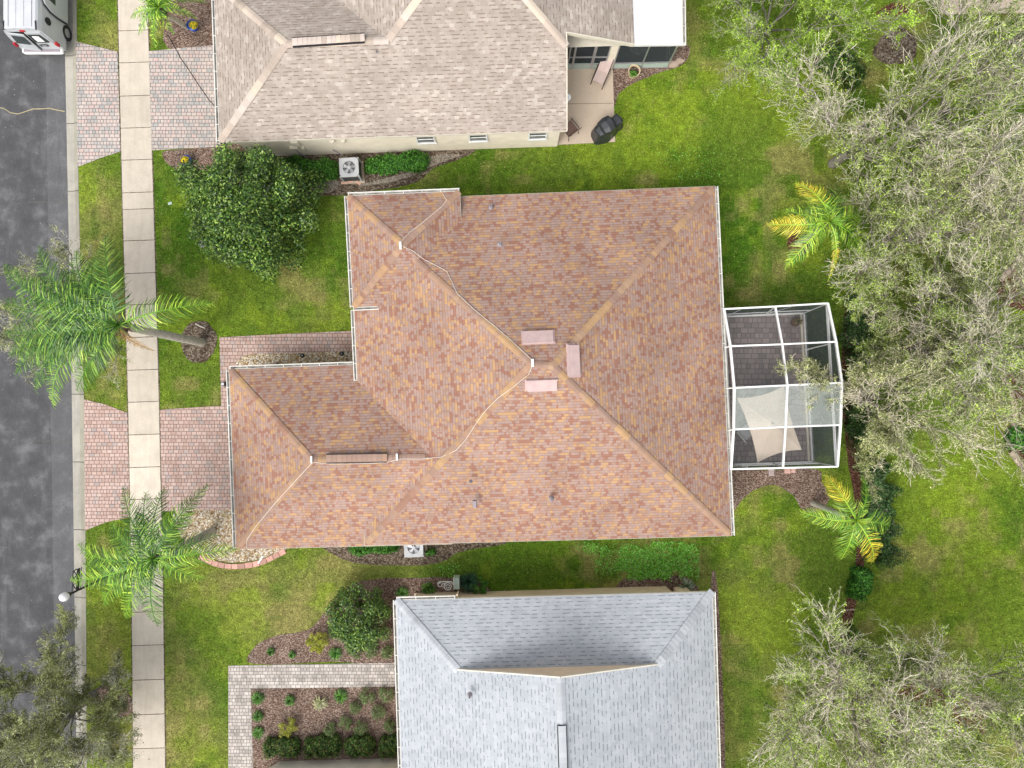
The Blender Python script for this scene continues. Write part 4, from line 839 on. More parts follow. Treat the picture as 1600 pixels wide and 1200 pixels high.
# ---- oaks with pale twigs
def oak(name, u, v, zc, r, hgt, label, seed, pal, leaf=.07, nlimb=10, dens=1.0, leafn=21, bark=(1, 1, 1), group='thinly leaved oaks', lean=(0, 0), cut=None, twig=1.0):
    rs = np.random.default_rng(seed); c = P(u, v, zc); base = np.array([c.x+lean[0], c.y+lean[1], 0.0]); root = empty(name, tuple(base), label, 'tree', group)
    segs = []; tips = []
    def norm(a): return a/(np.linalg.norm(a)+1e-9)
    def grow(p, d, L, rad, lev, nseg):
        pts = [p]; q = p.copy(); dd = d.copy(); st = L/nseg
        for i in range(nseg):
            dd = norm(dd+rs.normal(size=3)*(.16 if lev < 2 else .26)+np.array([0, 0, (-.03 if lev == 0 else .05)])); q = q+dd*st; pts.append(q.copy())
        for i in range(nseg): segs.append((pts[i], pts[i+1], rad*(1-.75*i/nseg), rad*(1-.75*(i+1)/nseg), lev))
        if lev >= 3:
            tips.append((pts, lev)); return
        nch = {0: 9, 1: 7, 2: 5}[lev]; nch = max(2, int(round(nch*dens)))
        for k in range(nch):
            f = (.28 if lev == 0 else .12)+(.88-.15)*(k+rs.random())/nch; f = min(f, .99); j = int(f*nseg); b = pts[j]+(pts[min(j+1, nseg)]-pts[j])*(f*nseg-j)
            ax = norm(pts[min(j+1, nseg)]-pts[j]); sd = norm(np.cross(ax, rs.normal(size=3))); ang = rs.uniform(.5, 1.05)
            ro_ = norm((b-base)*np.array([1, 1, 0])+1e-6); nd = norm(ax*math.cos(ang)+sd*math.sin(ang)+ro_*(.35 if lev else .15)+np.array([0, 0, .22 if lev < 2 else .14])); grow(b, nd, L*rs.uniform(.36, .55)*(1.0 if lev else .9), rad*.42, lev+1, {0: 5, 1: 4, 2: 3}[lev])
        tips.append((pts[-2:], lev))
    fork = base+np.array([0, 0, hgt*.22])
    segs.append((base-np.array([0, 0, .1]), fork, .26, .2, 0))
    for i in range(nlimb):
        a = 2*math.pi*(i+rs.uniform(-.3, .3))/nlimb; el = rs.uniform(.35, 1.15) if i % 3 else 1.25
        d = np.array([math.cos(a)*math.cos(el), math.sin(a)*math.cos(el), math.sin(el)])
        Lr = math.hypot(r*.92*math.cos(el), (hgt-fork[2])*math.sin(el)); grow(fork, d, Lr*rs.uniform(.85, 1.1), .062*(r/3)**.5, 0, 7)
    P0 = np.array([s[0] for s in segs]); P1 = np.array([s[1] for s in segs]); R0 = np.array([s[2] for s in segs]); Rr1 = np.array([s[3] for s in segs]); lv = np.array([s[4] for s in segs])
    mn = np.array([.02, .011, .0068, .006])*twig; R0 = np.maximum(R0, mn[lv]); Rr1 = np.maximum(Rr1, mn[lv]*.7)
    D = P1-P0; D /= np.linalg.norm(D, axis=1, keepdims=True)+1e-9; a = np.cross(D, np.array([.3, .5, .81])); a /= np.linalg.norm(a, axis=1, keepdims=True)+1e-9; b = np.cross(D, a)
    for nm, sel in (('trunk', lv == 0), ('branches', lv > 0)):
        k = 5 if nm == 'trunk' else 3; A = []; B = []
        for i in range(k):
            w_ = 2*math.pi*i/k; o_ = a*math.cos(w_)+b*math.sin(w_); A.append((P0+o_*R0[:, None])[sel]); B.append((P1+o_*Rr1[:, None])[sel])
        V = np.concatenate([np.stack(A, 1), np.stack(B, 1)], 1); n = len(V); V = V.reshape(-1, 3); i0 = np.arange(n)[:, None]*2*k
        F = np.concatenate([np.concatenate([i0+j, i0+(j+1) % k, i0+k+(j+1) % k, i0+k+j], 1) for j in range(k)], 0)
        cl = np.repeat(np.tile(np.array([bark]), (n, 1))*rs.uniform(.7, 1.5, (n, 1))*(.62 if nm == 'trunk' else 1.1)*(1 if nm == 'trunk' else np.array([.5, .6, 1.1, 1.75])[lv[sel]][:, None]), 1, 0); cl = np.tile(cl, (k, 1))
        mesh_np(nm, V, F, M['bark'], root, cl)
    Cs = []
    for pts, lev in tips:
        pts = np.array(pts); m_ = int(leafn*(1 if lev >= 3 else .6)); f = rs.random(m_)*(len(pts)-1); j = f.astype(int); q = pts[j]+(pts[np.minimum(j+1, len(pts)-1)]-pts[j])*(f-j)[:, None]
        Cs.append(q+rs.normal(size=(m_, 3))*.045)
    C = np.concatenate(Cs); n = len(C); nn = rnd_dirs(n, .9)
    blot = np.array([mnoise.noise(Vector(q*.75)) for q in C]); keep = rs.random(n) < np.clip(.66+blot*2.8, .05, 1); C = C[keep]; blot = blot[keep]; nn = nn[keep]; n = len(C)
    bl2 = np.array([mnoise.noise(Vector(q*1.6+np.array([9., 3., 1.]))) for q in C]); V, F, cc = leaf_quads(C, nn, rs.uniform(.6, 1.4, n)*leaf*.92, mixcol(n, pal)*np.clip(1+bl2*1.1, .55, 1.6)[:, None]*(np.array([1.06, 1.03, .8]) if 1 else 1), .55)
    mesh_np('crown', V, F, M['leaf'], root, cc); return root
OLV = [(.22, .32, .08), (.31, .41, .13), (.14, .22, .045), (.42, .49, .21), (.38, .53, .07), (.07, .12, .03)]
GRYL = [(.30, .36, .15), (.42, .46, .24), (.19, .24, .09), (.54, .57, .34), (.09, .12, .05)]
BRG = [(.22, .36, .05), (.32, .48, .07), (.13, .24, .03), (.42, .58, .10)]
BK = (1.25, 1.2, 1.08)
oak('oak_tree', 1390, 195, 5.0, 4.0, 8.0, 'thinly leaved oak above the upper yellow palm, pale twigs spreading to the left', 1, OLV, bark=BK)
oak('oak_tree', 1540, 330, 5.5, 4.2, 8.5, 'thinly leaved oak at the right edge beside the curved edging', 2, GRYL, bark=BK)
oak('oak_tree', 1438, 372, 5.0, 2.4, 6.8, 'thinly leaved oak just right of the upper yellow palm', 12, OLV, bark=BK, dens=.95)
oak('oak_tree', 1494, 535, 5.0, 3.1, 7.5, 'greener oak right of the screened patio', 3, OLV+[(.14, .24, .04)], bark=BK)
oak('oak_tree', 1415, 625, 4.5, 2.3, 6.0, 'pale twiggy oak reaching the lawn below the screened patio', 13, GRYL, bark=(1.5, 1.4, 1.25))
oak('oak_tree', 1560, 120, 5.5, 3.6, 8.0, 'thinly leaved oak in front of the beige patio corner', 4, OLV, bark=BK)
oak('oak_tree', 1565, 560, 5.0, 2.9, 7.0, 'sparse oak at the right edge above the stone edging', 14, GRYL, bark=BK, dens=.9)
oak('bright_tree', 1238, -12, 4.5, 2.6, 6.0, 'bright green tree at the top beside the lawn of the tan house', 5, BRG, .075, leafn=36, group=None, bark=(.8, .78, .7))
oak('oak_tree', 1392, 1115, 5.0, 5.7, 8.2, 'bare twigged oak in the lower right corner with brown ground beneath', 6, OLV, bark=(1.45, 1.38, 1.25), leafn=22)
oak('oak_tree', 1560, 1125, 5.0, 4.4, 7.8, 'bare twigged oak cut by the right edge at the bottom', 7, OLV, bark=(1.45, 1.38, 1.25), leafn=22)
oak('oak_tree', 1322, 1125, 4.6, 3.7, 7.0, 'bare twigged oak spreading over the lawn right of the grey roof', 27, OLV, bark=(1.45, 1.38, 1.25), leafn=20)
oak('street_oak', 28, 1172, 5.0, 2.2, 6.0, 'dark olive oak over the road in the lower left corner', 8, [(.20, .24, .10), (.28, .32, .15), (.12, .15, .06), (.40, .42, .24)], .065, leafn=36, group='street oaks', bark=(.9, .9, .85))
oak('street_oak', 92, 1180, 4.2, 1.35, 5.2, 'smaller olive oak over the grass verge in the lower left corner', 18, [(.20, .24, .10), (.28, .32, .15), (.12, .15, .06), (.40, .42, .24)], .065, nlimb=7, leafn=34, group='street oaks', bark=(.9, .9, .85))
oak('street_oak', 85, 480, 3.6, 3.1, 5.0, 'grey green oak beneath the leaning palm on the road side', 9, GRYL, .055, leafn=26, group='street oaks', bark=(1.0, 1.0, .95), dens=.9)

# ---- feather palms
def palm(u, v, hz, base_px, label, fronds, seed, trunk_r=.16, wd=.46, group='feather palms', dead=(), spear=True, name='palm_tree', lw=.030, trunk_col=(1.25, 1.2, 1.1)):
    rs = random.Random(seed); hub = P(u, v, hz); b = P(*base_px, 0); root = empty(name, tuple(b), label, 'palm tree', group)
    e = MB(); top = hub-Vector((0, 0, .35)); m1 = b.lerp(top, .5)+Vector((.06, -.05, 0)); n = 26; pts = []; rad = []; cs = []
    for i in range(n+1):
        f = i/n; q = (b*(1-f)**2+m1*2*f*(1-f)+top*f*f); pts.append(q); rad.append(trunk_r*(1.28 if i == 0 else 1.12-.25*f)*(1.05 if i % 2 else .97))
    pts[0].z = -.05
    e.tube(pts, rad, 14, trunk_col); e.build('trunk', M['palmbark'], root, True)
    e = MB(); e.tube([top-Vector((0, 0, .3)), top, hub], [trunk_r*.9, trunk_r*1.15, trunk_r*.5], 10, (.55, .42, .32))
    for k in range(10):
        a = rs.uniform(0, 6.28); d = Vector((math.cos(a), math.sin(a), .3)); e.tube([top-Vector((0, 0, .2)), top+d*.3, top+d*rs.uniform(.4, .6)+Vector((0, 0, -.1))], [.05, .04, .02], 5, (.5, .36, .25))
    e.build('crownshaft', M['palmbark'], root)
    for (tu, tv, dz, col, *opt) in fronds:
        tip = P(tu, tv, hz+dz); bend = opt[0] if opt else 0.0; fw = opt[1] if len(opt) > 1 else wd
        d = tip-hub; L = d.length; side = Vector((-d.y, d.x, 0)).normalized(); mid = hub.lerp(tip, .5)+Vector((0, 0, .30*L-min(0, dz)*.1))+side*bend*L
        mb = MB(); rach = []; nR = 16
        for i in range(nR+1): f = i/nR; rach.append(hub*(1-f)**2+mid*2*f*(1-f)+tip*f*f)
        mb.tube(rach, [.024*(1-.75*i/nR)+.005 for i in range(nR+1)], 5, tuple(x*1.4 for x in (PYG if col is PY else col)[0]))
        nl = max(20, int(L*21)); V = []
        for i in range(nl):
            f = .10+.90*(i+.5)/nl; q = hub*(1-f)**2+mid*2*f*(1-f)+tip*f*f; tg = ((mid-hub)*2*(1-f)+(tip-mid)*2*f).normalized()
            colf = col if (col is not PY or f > .42+rs.uniform(-.12, .12)) else PYG; sd = tg.cross(Vector((0, 0, 1))).normalized(); up = sd.cross(tg); prof = (math.sin(math.pi*min(1, (.16+.86*f)))**.55 if f < .98 else .3)
            for s_ in (-1, 1):
                ll = fw*prof*rs.uniform(.75, 1.15); sweep = .35+.65*f; plume = rs.uniform(-.15, .5)
                jit = rs.uniform(-.28, .28); d1 = (sd*s_*1.0+tg*(sweep*.8+jit)+up*plume*.9).normalized(); d2 = (sd*s_*.75+tg*(sweep+.15)-Vector((0, 0, .75))).normalized()
                d2 = (sd*s_*.9+tg*(sweep+.1+rs.uniform(-.2, .25))-Vector((0, 0, rs.uniform(.1, .7)))).normalized(); d3 = (sd*s_*rs.uniform(.2, .6)+tg*(sweep+rs.uniform(.1, .7))-Vector((0, 0, rs.uniform(.8, 1.5)))).normalized()
                p1 = q+d1*ll*.36; p2 = p1+d2*ll*.34; p3 = p2+d3*ll*.34; wv = tg*lw*.5; c = rs.choice(colf); g = rs.uniform(.55, 1.55); c = tuple(x*g for x in c)
                mb.poly([q-wv*.7, q+wv*.7, p1+wv, p1-wv], c); mb.poly([p1-wv, p1+wv, p2+wv*.8, p2-wv*.8], c); mb.poly([p2-wv*.8, p2+wv*.8, p3], c)
        mb.build('frond', M['palm'], root)
    if spear:
        mb = MB()
        for k in range(40):
            a = rs.uniform(0, 6.28); el = rs.uniform(.2, 1.3); d = Vector((math.cos(a)*math.cos(el), math.sin(a)*math.cos(el), math.sin(el))); s_ = Vector((-d.y, d.x, 0)).normalized()*.016
            q = hub+Vector((0, 0, .05)); p1 = q+d*.4; p2 = p1+d*.3-Vector((0, 0, .1)); c = rs.choice(PYG if fronds[0][3] is PY else fronds[0][3]); mb.poly([q-s_, q+s_, p1+s_, p1-s_], c); mb.poly([p1-s_, p1+s_, p2], c)
        mb.build('spear_leaves', M['palm'], root)
    return root
PG = [(.045, .13, .015), (.11, .25, .025), (.018, .06, .008), (.24, .40, .05), (.05, .14, .016)]
PL_ = [(.12, .27, .022), (.25, .44, .035), (.03, .10, .01), (.42, .58, .06), (.08, .20, .018)]
PY = [(.62, .54, .05), (.72, .62, .06), (.46, .50, .06), (.70, .52, .05)]
PYG = [(.26, .42, .04), (.18, .36, .04), (.38, .48, .05), (.12, .28, .03)]
PDD = [(.42, .24, .07), (.35, .2, .08), (.5, .3, .1)]
f1_ = [(165, 368, -.3, PG, -.08), (120, 392, -.5, PG, .10), (62, 384, -.9, PG, .14), (6, 412, -1.3, PG, .10), (100, 448, -.2, PL_, .20), (4, 470, -1.2, PG, .05), (8, 520, -1.1, PG, .06), (14, 555, -1.2, PG, -.03),
       (24, 585, -1.3, PG, -.10), (84, 636, -1.7, PL_, -.16), (150, 590, -1.6, PG, -.10), (332, 474, -.9, PL_, .03), (240, 548, -2.2, PDD, -.1, .42), (55, 610, -1.6, PG, -.12), (130, 480, .1, PG, .1), (95, 425, -.4, PG, -.1), (30, 440, -.8, PG, -.08), (45, 540, -.7, PG, .12), (120, 610, -1.3, PG, .1), (70, 575, -.9, PG, -.16), (150, 400, -.2, PG, .2)]
palm(186, 508, 6.5, (316, 535), 'tall palm leaning over the pavement towards the road, mulch ring at its foot', f1_, 1, .17, .95)
f2_ = [(193, 762, -1.1, PG, -.06), (258, 762, -.9, PG, .04), (325, 758, -1.0, PG, .03), (372, 858, -1.0, PL_, .06), (122, 850, -.9, PL_, .10), (110, 905, -1.2, PL_, .05), (163, 945, -1.2, PL_, -.12), (196, 965, -1.3, PL_, .05), (247, 978, -1.3, PG, .05),
       (342, 836, -1.1, PG, .05), (320, 905, -1.5, PL_, .08), (130, 880, -.9, PG, .1), (228, 770, -.7, PG, 0), (205, 900, -.7, PG, .1), (175, 818, -.4, PG, .1), (300, 800, -.5, PG, .06), (290, 868, -1.5, PG, -.1), (150, 880, -.6, PL_, -.12), (215, 800, -.3, PG, .1), (180, 925, -.6, PL_, .14)]
palm(240, 873, 5.4, (332, 830), 'palm over the pavement below the pink driveway with its foot in gravel', f2_, 2, .17, .80)
f3_ = [(1243, 286, -.9, PY, -.12, .80), (1272, 296, -.6, PL_, -.06, .80), (1198, 350, -.9, PY, .14), (1226, 420, -1.1, PYG, -.10, .80), (1294, 438, -1.3, PY, .08, .30), (1345, 402, -1.1, PL_, .1, .80), (1345, 330, -.8, PL_, -.1, .80), (1308, 290, -.7, PG, .06, .80), (1228, 328, -.6, PL_, .12)]
palm(1296, 346, 3.8, (1246, 380), 'yellowing palm on the back lawn above the screened patio', f3_, 3, .13, .85, 'yellowing palms behind the house')
f4_ = [(1291, 743, -.8, PY, .03, .80), (1347, 742, -.8, PL_, -.12, .42), (1250, 799, -1.0, PYG, .10, .80), (1314, 874, -1.1, PYG, -.10, .80), (1364, 878, -1.2, PY, .02, .80), (1390, 822, -1.0, PL_, .08, .80), (1318, 862, -.8, PL_, .05, .3)]
palm(1337, 812, 3.9, (1270, 786), 'yellowing palm below the screened patio, foot in mulch', f4_, 4, .12, .80, 'yellowing palms behind the house')
f5_ = [(204, 28, -.9, PL_, .1, .42), (216, 54, -1.0, PL_, .1, .42), (243, 74, -1.1, PL_, 0, .42), (272, 52, -.9, PL_, -.1, .42), (210, -5, -.8, PL_, -.1, .42), (306, 28, -1.0, PL_, .1, .42), (322, 4, -1.2, PL_, .12, .42), (255, -40, -.7, PL_, .1, .42), (300, -20, -.7, PL_, .1, .42), (230, -30, -.7, PL_, .1, .42), (252, 45, -.6, PY, 0, .16)]
palm(248, 12, 3.0, (292, 42), 'small feathery palm over the pavement at the top by the blue pot', f5_, 5, .10, .30, None)

# ---------------------------------------------------------------- screened pool cage behind the house
cage = empty('screen_enclosure', P(1195, 605), 'white framed screen enclosure with gabled mesh roof attached to the back of the house', 'screen enclosure')
ze, zk = 2.85, 3.62; zq = (ze+zk)/2+.03
def crow(z0, pts): return [P(u, v, z0) for u, v in pts]
row0 = crow(ze, [(1131, 483), (1211, 479), (1293, 474)]); row1 = crow(zq, [(1141, 541), (1222, 538), (1306, 534)]); row2 = crow(zk, [(1147, 606), (1230, 602), (1315, 598)])
row3 = crow(zq, [(1146, 671), (1227, 667), (1313, 664)]); row4 = crow(ze, [(1142, 733), (1223, 731), (1308, 729)])
rows = [row0, row1, row2, row3, row4]
def bm(name, p, q, w_=.07, h_=.11, par=None, m='white'): e = MB(); e.beam(p, q, w_, h_); return e.build(name, M[m], par or cage)
for r in rows:
    for a, b in zip(r, r[1:]): bm('roof_beam', a, b)
for i in range(3):
    for a, b in zip(rows, rows[1:]): bm('rafter', a[i], b[i], .09 if i != 1 else .075)
hh = lambda p: Vector((p.x, p.y, 0))
bx0, bx1 = P(1134, 492), P(1134+14, 725); e0, e1 = P(1256, 489), P(1269, 722)
# end beams continue to the house wall
for k, r in enumerate(rows):
    p = r[0]; q = P(1131+[0, 2, 4, 8, 11][k], [484, 543, 607, 672, 734][k], ze if k in (0, 4) else 2.9); bm('roof_beam', p, q, .05, .07)
posts = [(row0[0], P(1136, 494)), (row0[1], P(1196, 491)), (row0[2], e0), (row4[0], P(1146, 726)), (row4[1], P(1208, 724)), (row4[2], e1)]
for t_, b in posts: bm('post', b+UP*.03, t_, .06, .06)
for k in (1, 2, 3):
    f = k/4; b = e0.lerp(e1, f); bm('post', b+UP*.03, Vector((rows[k][2].x, rows[k][2].y, rows[k][2].z)), .05, .05)
for a, b in ((P(1136, 494), e0), (e0, e1), (P(1146, 726), e1)): bm('base_rail', a+UP*.08, b+UP*.08, .12, .10)
bm('base_rail', P(1131, 493)+UP*.06, P(1143, 726)+UP*.06, .08, .08)
kb = P(1250.5, 489), P(1263, 722); bm('floor_edge', kb[0]+UP*.07, kb[1]+UP*.07, .09, .05, None, 'trim')
md = lambda a, b, f: a.lerp(b, f)
z9 = 1.0
for (ta, a), (tb, b) in ((posts[0], posts[1]), (posts[1], posts[2]), (posts[3], posts[4]), (posts[4], posts[5])): bm('chair_rail', md(a, ta, .32), md(b, tb, .32), .045, .045)
bm('chair_rail', md(e0, row0[2], .95), md(e1, row4[2], .95), .05, .05)
bm('eave_beam', row0[2], row4[2], .05, .09)
for (ta, a), sgn in ((posts[0], 1), (posts[1], 1), (posts[3], 1)):
    tb = ta.lerp(posts[1 if ta is row0[0] else 2][0], .4) if ta is not row4[0] else ta.lerp(row4[1], .4)
    bm('brace', md(a, ta, .04), tb-UP*.5, .035, .035)
bm('brace', P(1252, 548, .5), P(1302, 536, 3.0), .04, .04)
def pane(name, pts, m): e = MB(); e.poly(pts); return e.build(name, M[m], cage)
dz = UP*.03
for k, (r, s) in enumerate(zip(rows, rows[1:])):
    for i in range(2):
        o = pane('roof_screen', [r[i]+dz, r[i+1]+dz, s[i+1]+dz, s[i]+dz], 'screen_dusty' if k == 2 else 'screen')
        if k == 2: o['label'] = 'dusty pale mesh panel'
for (ta, a), (tb, b) in ((posts[0], posts[1]), (posts[1], posts[2]), (posts[3], posts[4]), (posts[4], posts[5])): pane('wall_screen', [a, b, tb, ta], 'screen_wall')
pane('wall_screen', [e0, e1, row4[2], row0[2]], 'screen_wall'); pane('wall_screen', [row0[2], row4[2], row2[2]], 'screen_wall')
# umbrella inside
ub = P(1207, 665, 0); umb = empty('patio_umbrella', tuple(ub), 'beige rectangular patio umbrella under the dusty mesh panel', 'umbrella')
cn = [P(1152, 622, 2.25), P(1225, 603, 2.25), P(1253, 703, 2.25), P(1184, 723, 2.25)]; ap = P(1207, 662, 2.46); mb = MB()
for i in range(4):
    a, b = cn[i], cn[(i+1) % 4]; mm = (a+b)/2; c_ = (ap-mm); K = 8; edge = []
    for k in range(K+1):
        f = k/K; g = 4*f*(1-f); edge.append(a.lerp(b, f)+c_*.10*g)
    for k in range(K):
        m1, m2 = edge[k].lerp(ap, .5), edge[k+1].lerp(ap, .5)
        mb.poly([ap, edge[k], edge[k+1]]); mb.poly([ap-UP*.012, edge[k+1]-UP*.012, edge[k]-UP*.012]); mb.poly([edge[k], edge[k]-UP*.05, edge[k+1]-UP*.05, edge[k+1]])
mb.build('canopy', M['canvas'], umb)
e = MB(); e.tube([ub, ap+UP*.0], .028, 10); e.build('pole', M['bronze'], umb)
e = MB(); e.lathe(ap, [(0, .08), (.04, .05), (.05, -.02), (0, -.02)], 12); e.build('finial', M['ventpipe'], umb)
for i in range(4): e = MB(); e.tube([ap-UP*.06, cn[i]-UP*.03], .012, 5); e.build('rib', M['bronze'], umb)
e = MB(); e.lathe(ub+UP*.05, [(0, .08), (.24, .06), (.28, 0), (0, 0)], 20); e.build('base', M['bronze'], umb)
# table + chairs under the umbrella
tb = P(1205, 668, .05); tbl = empty('patio_table', tuple(tb), 'glass topped patio table hidden under the beige umbrella', 'table'); e = MB(); e.box(tb+UP*.70, (.9, 1.5, .03), R(15)); e.build('table_top', M['glass'], tbl)
for a, b in ((-.35, -.6), (.35, -.6), (.35, .6), (-.35, .6)): q = tb+Vector((a, b, 0)); e = MB(); e.tube([q, q+UP*.69], .02, 8); e.build('leg', M['steel'], tbl)
def armchair(u, v, rz, label, seat_m, frame_m, name='patio_chair', z=.05, sx=.55, group=None):
    c = P(u, v, z); t = empty(name, (0, 0, 0), label, 'chair', group)
    e = MB(); e.box((0, 0, .42), (sx, .52, .03)); e.build('seat', M[seat_m], t)
    e = MB(); e.beam((0, .27, .44), (0, .42, .98), sx, .03, up=(0, 1, 0)); e.build('backrest', M[seat_m], t)
    for s in (-1, 1):
        e = MB(); e.tube([(s*sx*.52, -.28, 0), (s*sx*.52, -.26, .42), (s*sx*.52, -.24, .62)], .016, 6); e.build('leg', M[frame_m], t)
        e = MB(); e.tube([(s*sx*.52, .34, 0), (s*sx*.52, .28, .42), (s*sx*.52, .44, 1.0)], .016, 6); e.build('leg', M[frame_m], t)
        e = MB(); e.tube([(s*sx*.54, -.30, .62), (s*sx*.56, 0, .65), (s*sx*.54, .32, .62)], .02, 6); e.build('armrest', M[frame_m], t)
    t.location = c; t.rotation_euler = (0, 0, rz); return t
armchair(1160, 676, R(40), 'white framed sling chair beside the beige umbrella', 'ac', 'white')
armchair(889, 206, R(-142), 'brown sling chair at the patio corner beside the tan roof', 'sling_brown', 'bronze')
# pale lounge chair
c = P(940, 117, .05); t = empty('lounge_chair', (0, 0, 0), 'reclining chair with pale pink sling and dark frame on the tan patio', 'chair')
e = MB(); e.box((0, -.28, .36), (.52, .56, .03)); e.build('seat', M['sling_pink'], t)
e = MB(); e.beam((0, 0, .38), (0, .55, .92), .52, .035, up=(0, 1, 0)); e.build('backrest', M['sling_pink'], t)
e = MB(); e.beam((0, .55, .92), (0, .62, .90), .4, .06); e.build('headrest', M['sling_pink'], t)
for s in (-1, 1):
    e = MB(); e.tube([(s*.29, -.62, .02), (s*.29, -.5, .5), (s*.30, .1, .62)], .022, 6); e.build('armrest', M['bronze'], t)
    e = MB(); e.tube([(s*.28, -.56, .35), (s*.28, 0, .36), (s*.28, .58, .95)], .018, 6); e.build('side_rail', M['bronze'], t)
    e = MB(); e.tube([(s*.28, .1, .4), (s*.28, .4, .0)], .018, 6); e.build('leg', M['bronze'], t)
    e = MB(); e.tube([(s*.28, -.56, .35), (s*.28, -.3, .0)], .018, 6); e.build('leg', M['bronze'], t)
t.location = c; t.rotation_euler = (0, 0, R(-24))
# covered grill
c = P(946, 206, .05); t = empty('covered_grill', (0, 0, 0), 'grill under a folded black vinyl cover at the patio edge', 'grill')
prof = [(-.62, .80, .15), (-.58, .88, .24), (-.40, .94, .30), (-.34, 1.10, .33), (-.1, 1.16, .36), (.18, 1.13, .34), (.26, .96, .30), (.34, .90, .24), (.62, .90, .23), (.70, .82, .17)]
rows_ = []
for i, (x_, zt, hw) in enumerate(prof):
    ring = []
    for (yy_, zz_) in ((-1.22, 0), (-1.1, .3), (-1.04, .75), (-.92, .93), (-.45, 1.0), (.45, 1.0), (.92, .93), (1.04, .75), (1.12, .3), (1.25, 0)):
        j = random.uniform(-.035, .035); fl = 1.16 if zz_ == 0 else 1; ring.append(Vector((x_*fl+(j if zz_ > 0 else j*2), yy_*hw*1.05+random.uniform(-.03, .03), zt*zz_+(.0 if zz_ in (0,) else random.uniform(-.015, .015)))))
    rows_.append(ring)
mb = MB()
for a, b in zip(rows_, rows_[1:]):
    for k in range(9): mb.poly([a[k], b[k], b[k+1], a[k+1]])
mb.poly(rows_[0]); mb.poly(rows_[-1][::-1]); mb.build('cover', M['cover'], t)
for s in (-1, 1): e = MB(); e.box((s*.5, 0, .06), (.06, .45, .1)); e.build('leg', M['black'], t)
t.location = c; t.rotation_euler = (0, 0, R(33))
# round side table on the porch, planter ring, stepping stone
c = P(998, 70, .8); t = empty('round_table', (c.x, c.y, .05), 'white round table behind the porch screen', 'table'); e = MB(); e.lathe((c.x, c.y, .72), [(0, .03), (.42, .03), (.44, 0), (0, 0)], 28); e.build('table_top', M['globe'], t)
e = MB(); e.tube([(c.x, c.y, .05), (c.x, c.y, .72)], .04, 10); e.build('pedestal', M['white'], t)
c = P(989, 116, 0); t = empty('planter', tuple(c), 'round planter with pale rim and grass inside, on mulch by the porch', 'planter')
e = MB(); e.lathe(c, [(.22, -.02), (.27, .34), (.29, .36), (.29, .40), (.235, .40), (.22, .30)], 28); e.build('pot', M['terracotta'], t)
e = MB(); e.lathe(c, [(0, .32), (.23, .32)], 20); e.build('soil', M['soil'], t)
o = tuft('grass', 989, 116, .22, .2, None, None, 160, LIR, .012); 
for k in ('label', 'category'): 
    if k in o: del o[k]
o.location = (P(989, 116, .34)-P(989, 116, .03)); o.parent = t; o.matrix_parent_inverse = Matrix_inv(t)
for u, v, s, lab in ((1050, 101, .34, 'pale pink flagstone at the porch corner'), (1062, 96, .24, 'pale grey flagstone right of the pink one at the porch corner')):
    c = P(u, v); e = MB(); q = [(c.x+math.cos(a)*s*random.uniform(.7, 1), c.y+math.sin(a)*s*.6*random.uniform(.7, 1), 0) for a in [k*.785 for k in range(8)]]; e.prism(q, .0, .06, (1.3, 1.15, 1.1)); tag(e.build('flagstone', M['stone']), lab, 'flagstone')
c = P(1239, 505, .05); t = empty('flower_pot', tuple(c), 'brown pot with dry plant inside the screen enclosure', 'pot')
e = MB(); e.lathe(c, [(0, .0), (.13, 0), (.19, .3), (.16, .3), (.15, .25), (0, .25)], 20); e.build('pot', M['pot'], t)
o = tuft('plant', 1243, 503, .24, .3, None, None, 60, [(.3, .2, .08), (.2, .15, .06), (.1, .12, .04)], .014); o.location = UP*.28; o.parent = t; o.matrix_parent_inverse = Matrix_inv(t);
# blue pots with yellow flowers
for u, v, lab, fu, fv in ((305, 45, 'blue pot with yellow flowers in mulch beside the small feathery palm', 302, 39), (296, 254, 'blue pot with yellow flowers in mulch above the round tree', 289, 250)):
    c = P(u, v); t = empty('flower_pot', tuple(c), lab, 'flower pot'); e = MB(); e.lathe(c, [(0, .0), (.15, 0), (.23, .2), (.25, .36), (.22, .38), (.20, .32), (0, .32)], 24); e.build('pot', M['blue'], t, True)
    n = 420; d = rnd_dirs(n, .3); q = P(fu, fv, .5); C = d*np.array([.22, .2, .14])*RNG.uniform(.6, 1, (n, 1))+np.array(q); V, F, cc = leaf_quads(C, d, RNG.uniform(.05, .09, n), mixcol(n, [(.75, .58, .02), (.8, .65, .03), (.6, .5, .03), (.12, .2, .03)], [.4, .35, .15, .1]), .8)
    mesh_np('flowers', V, F, M['leaf'], t, cc)
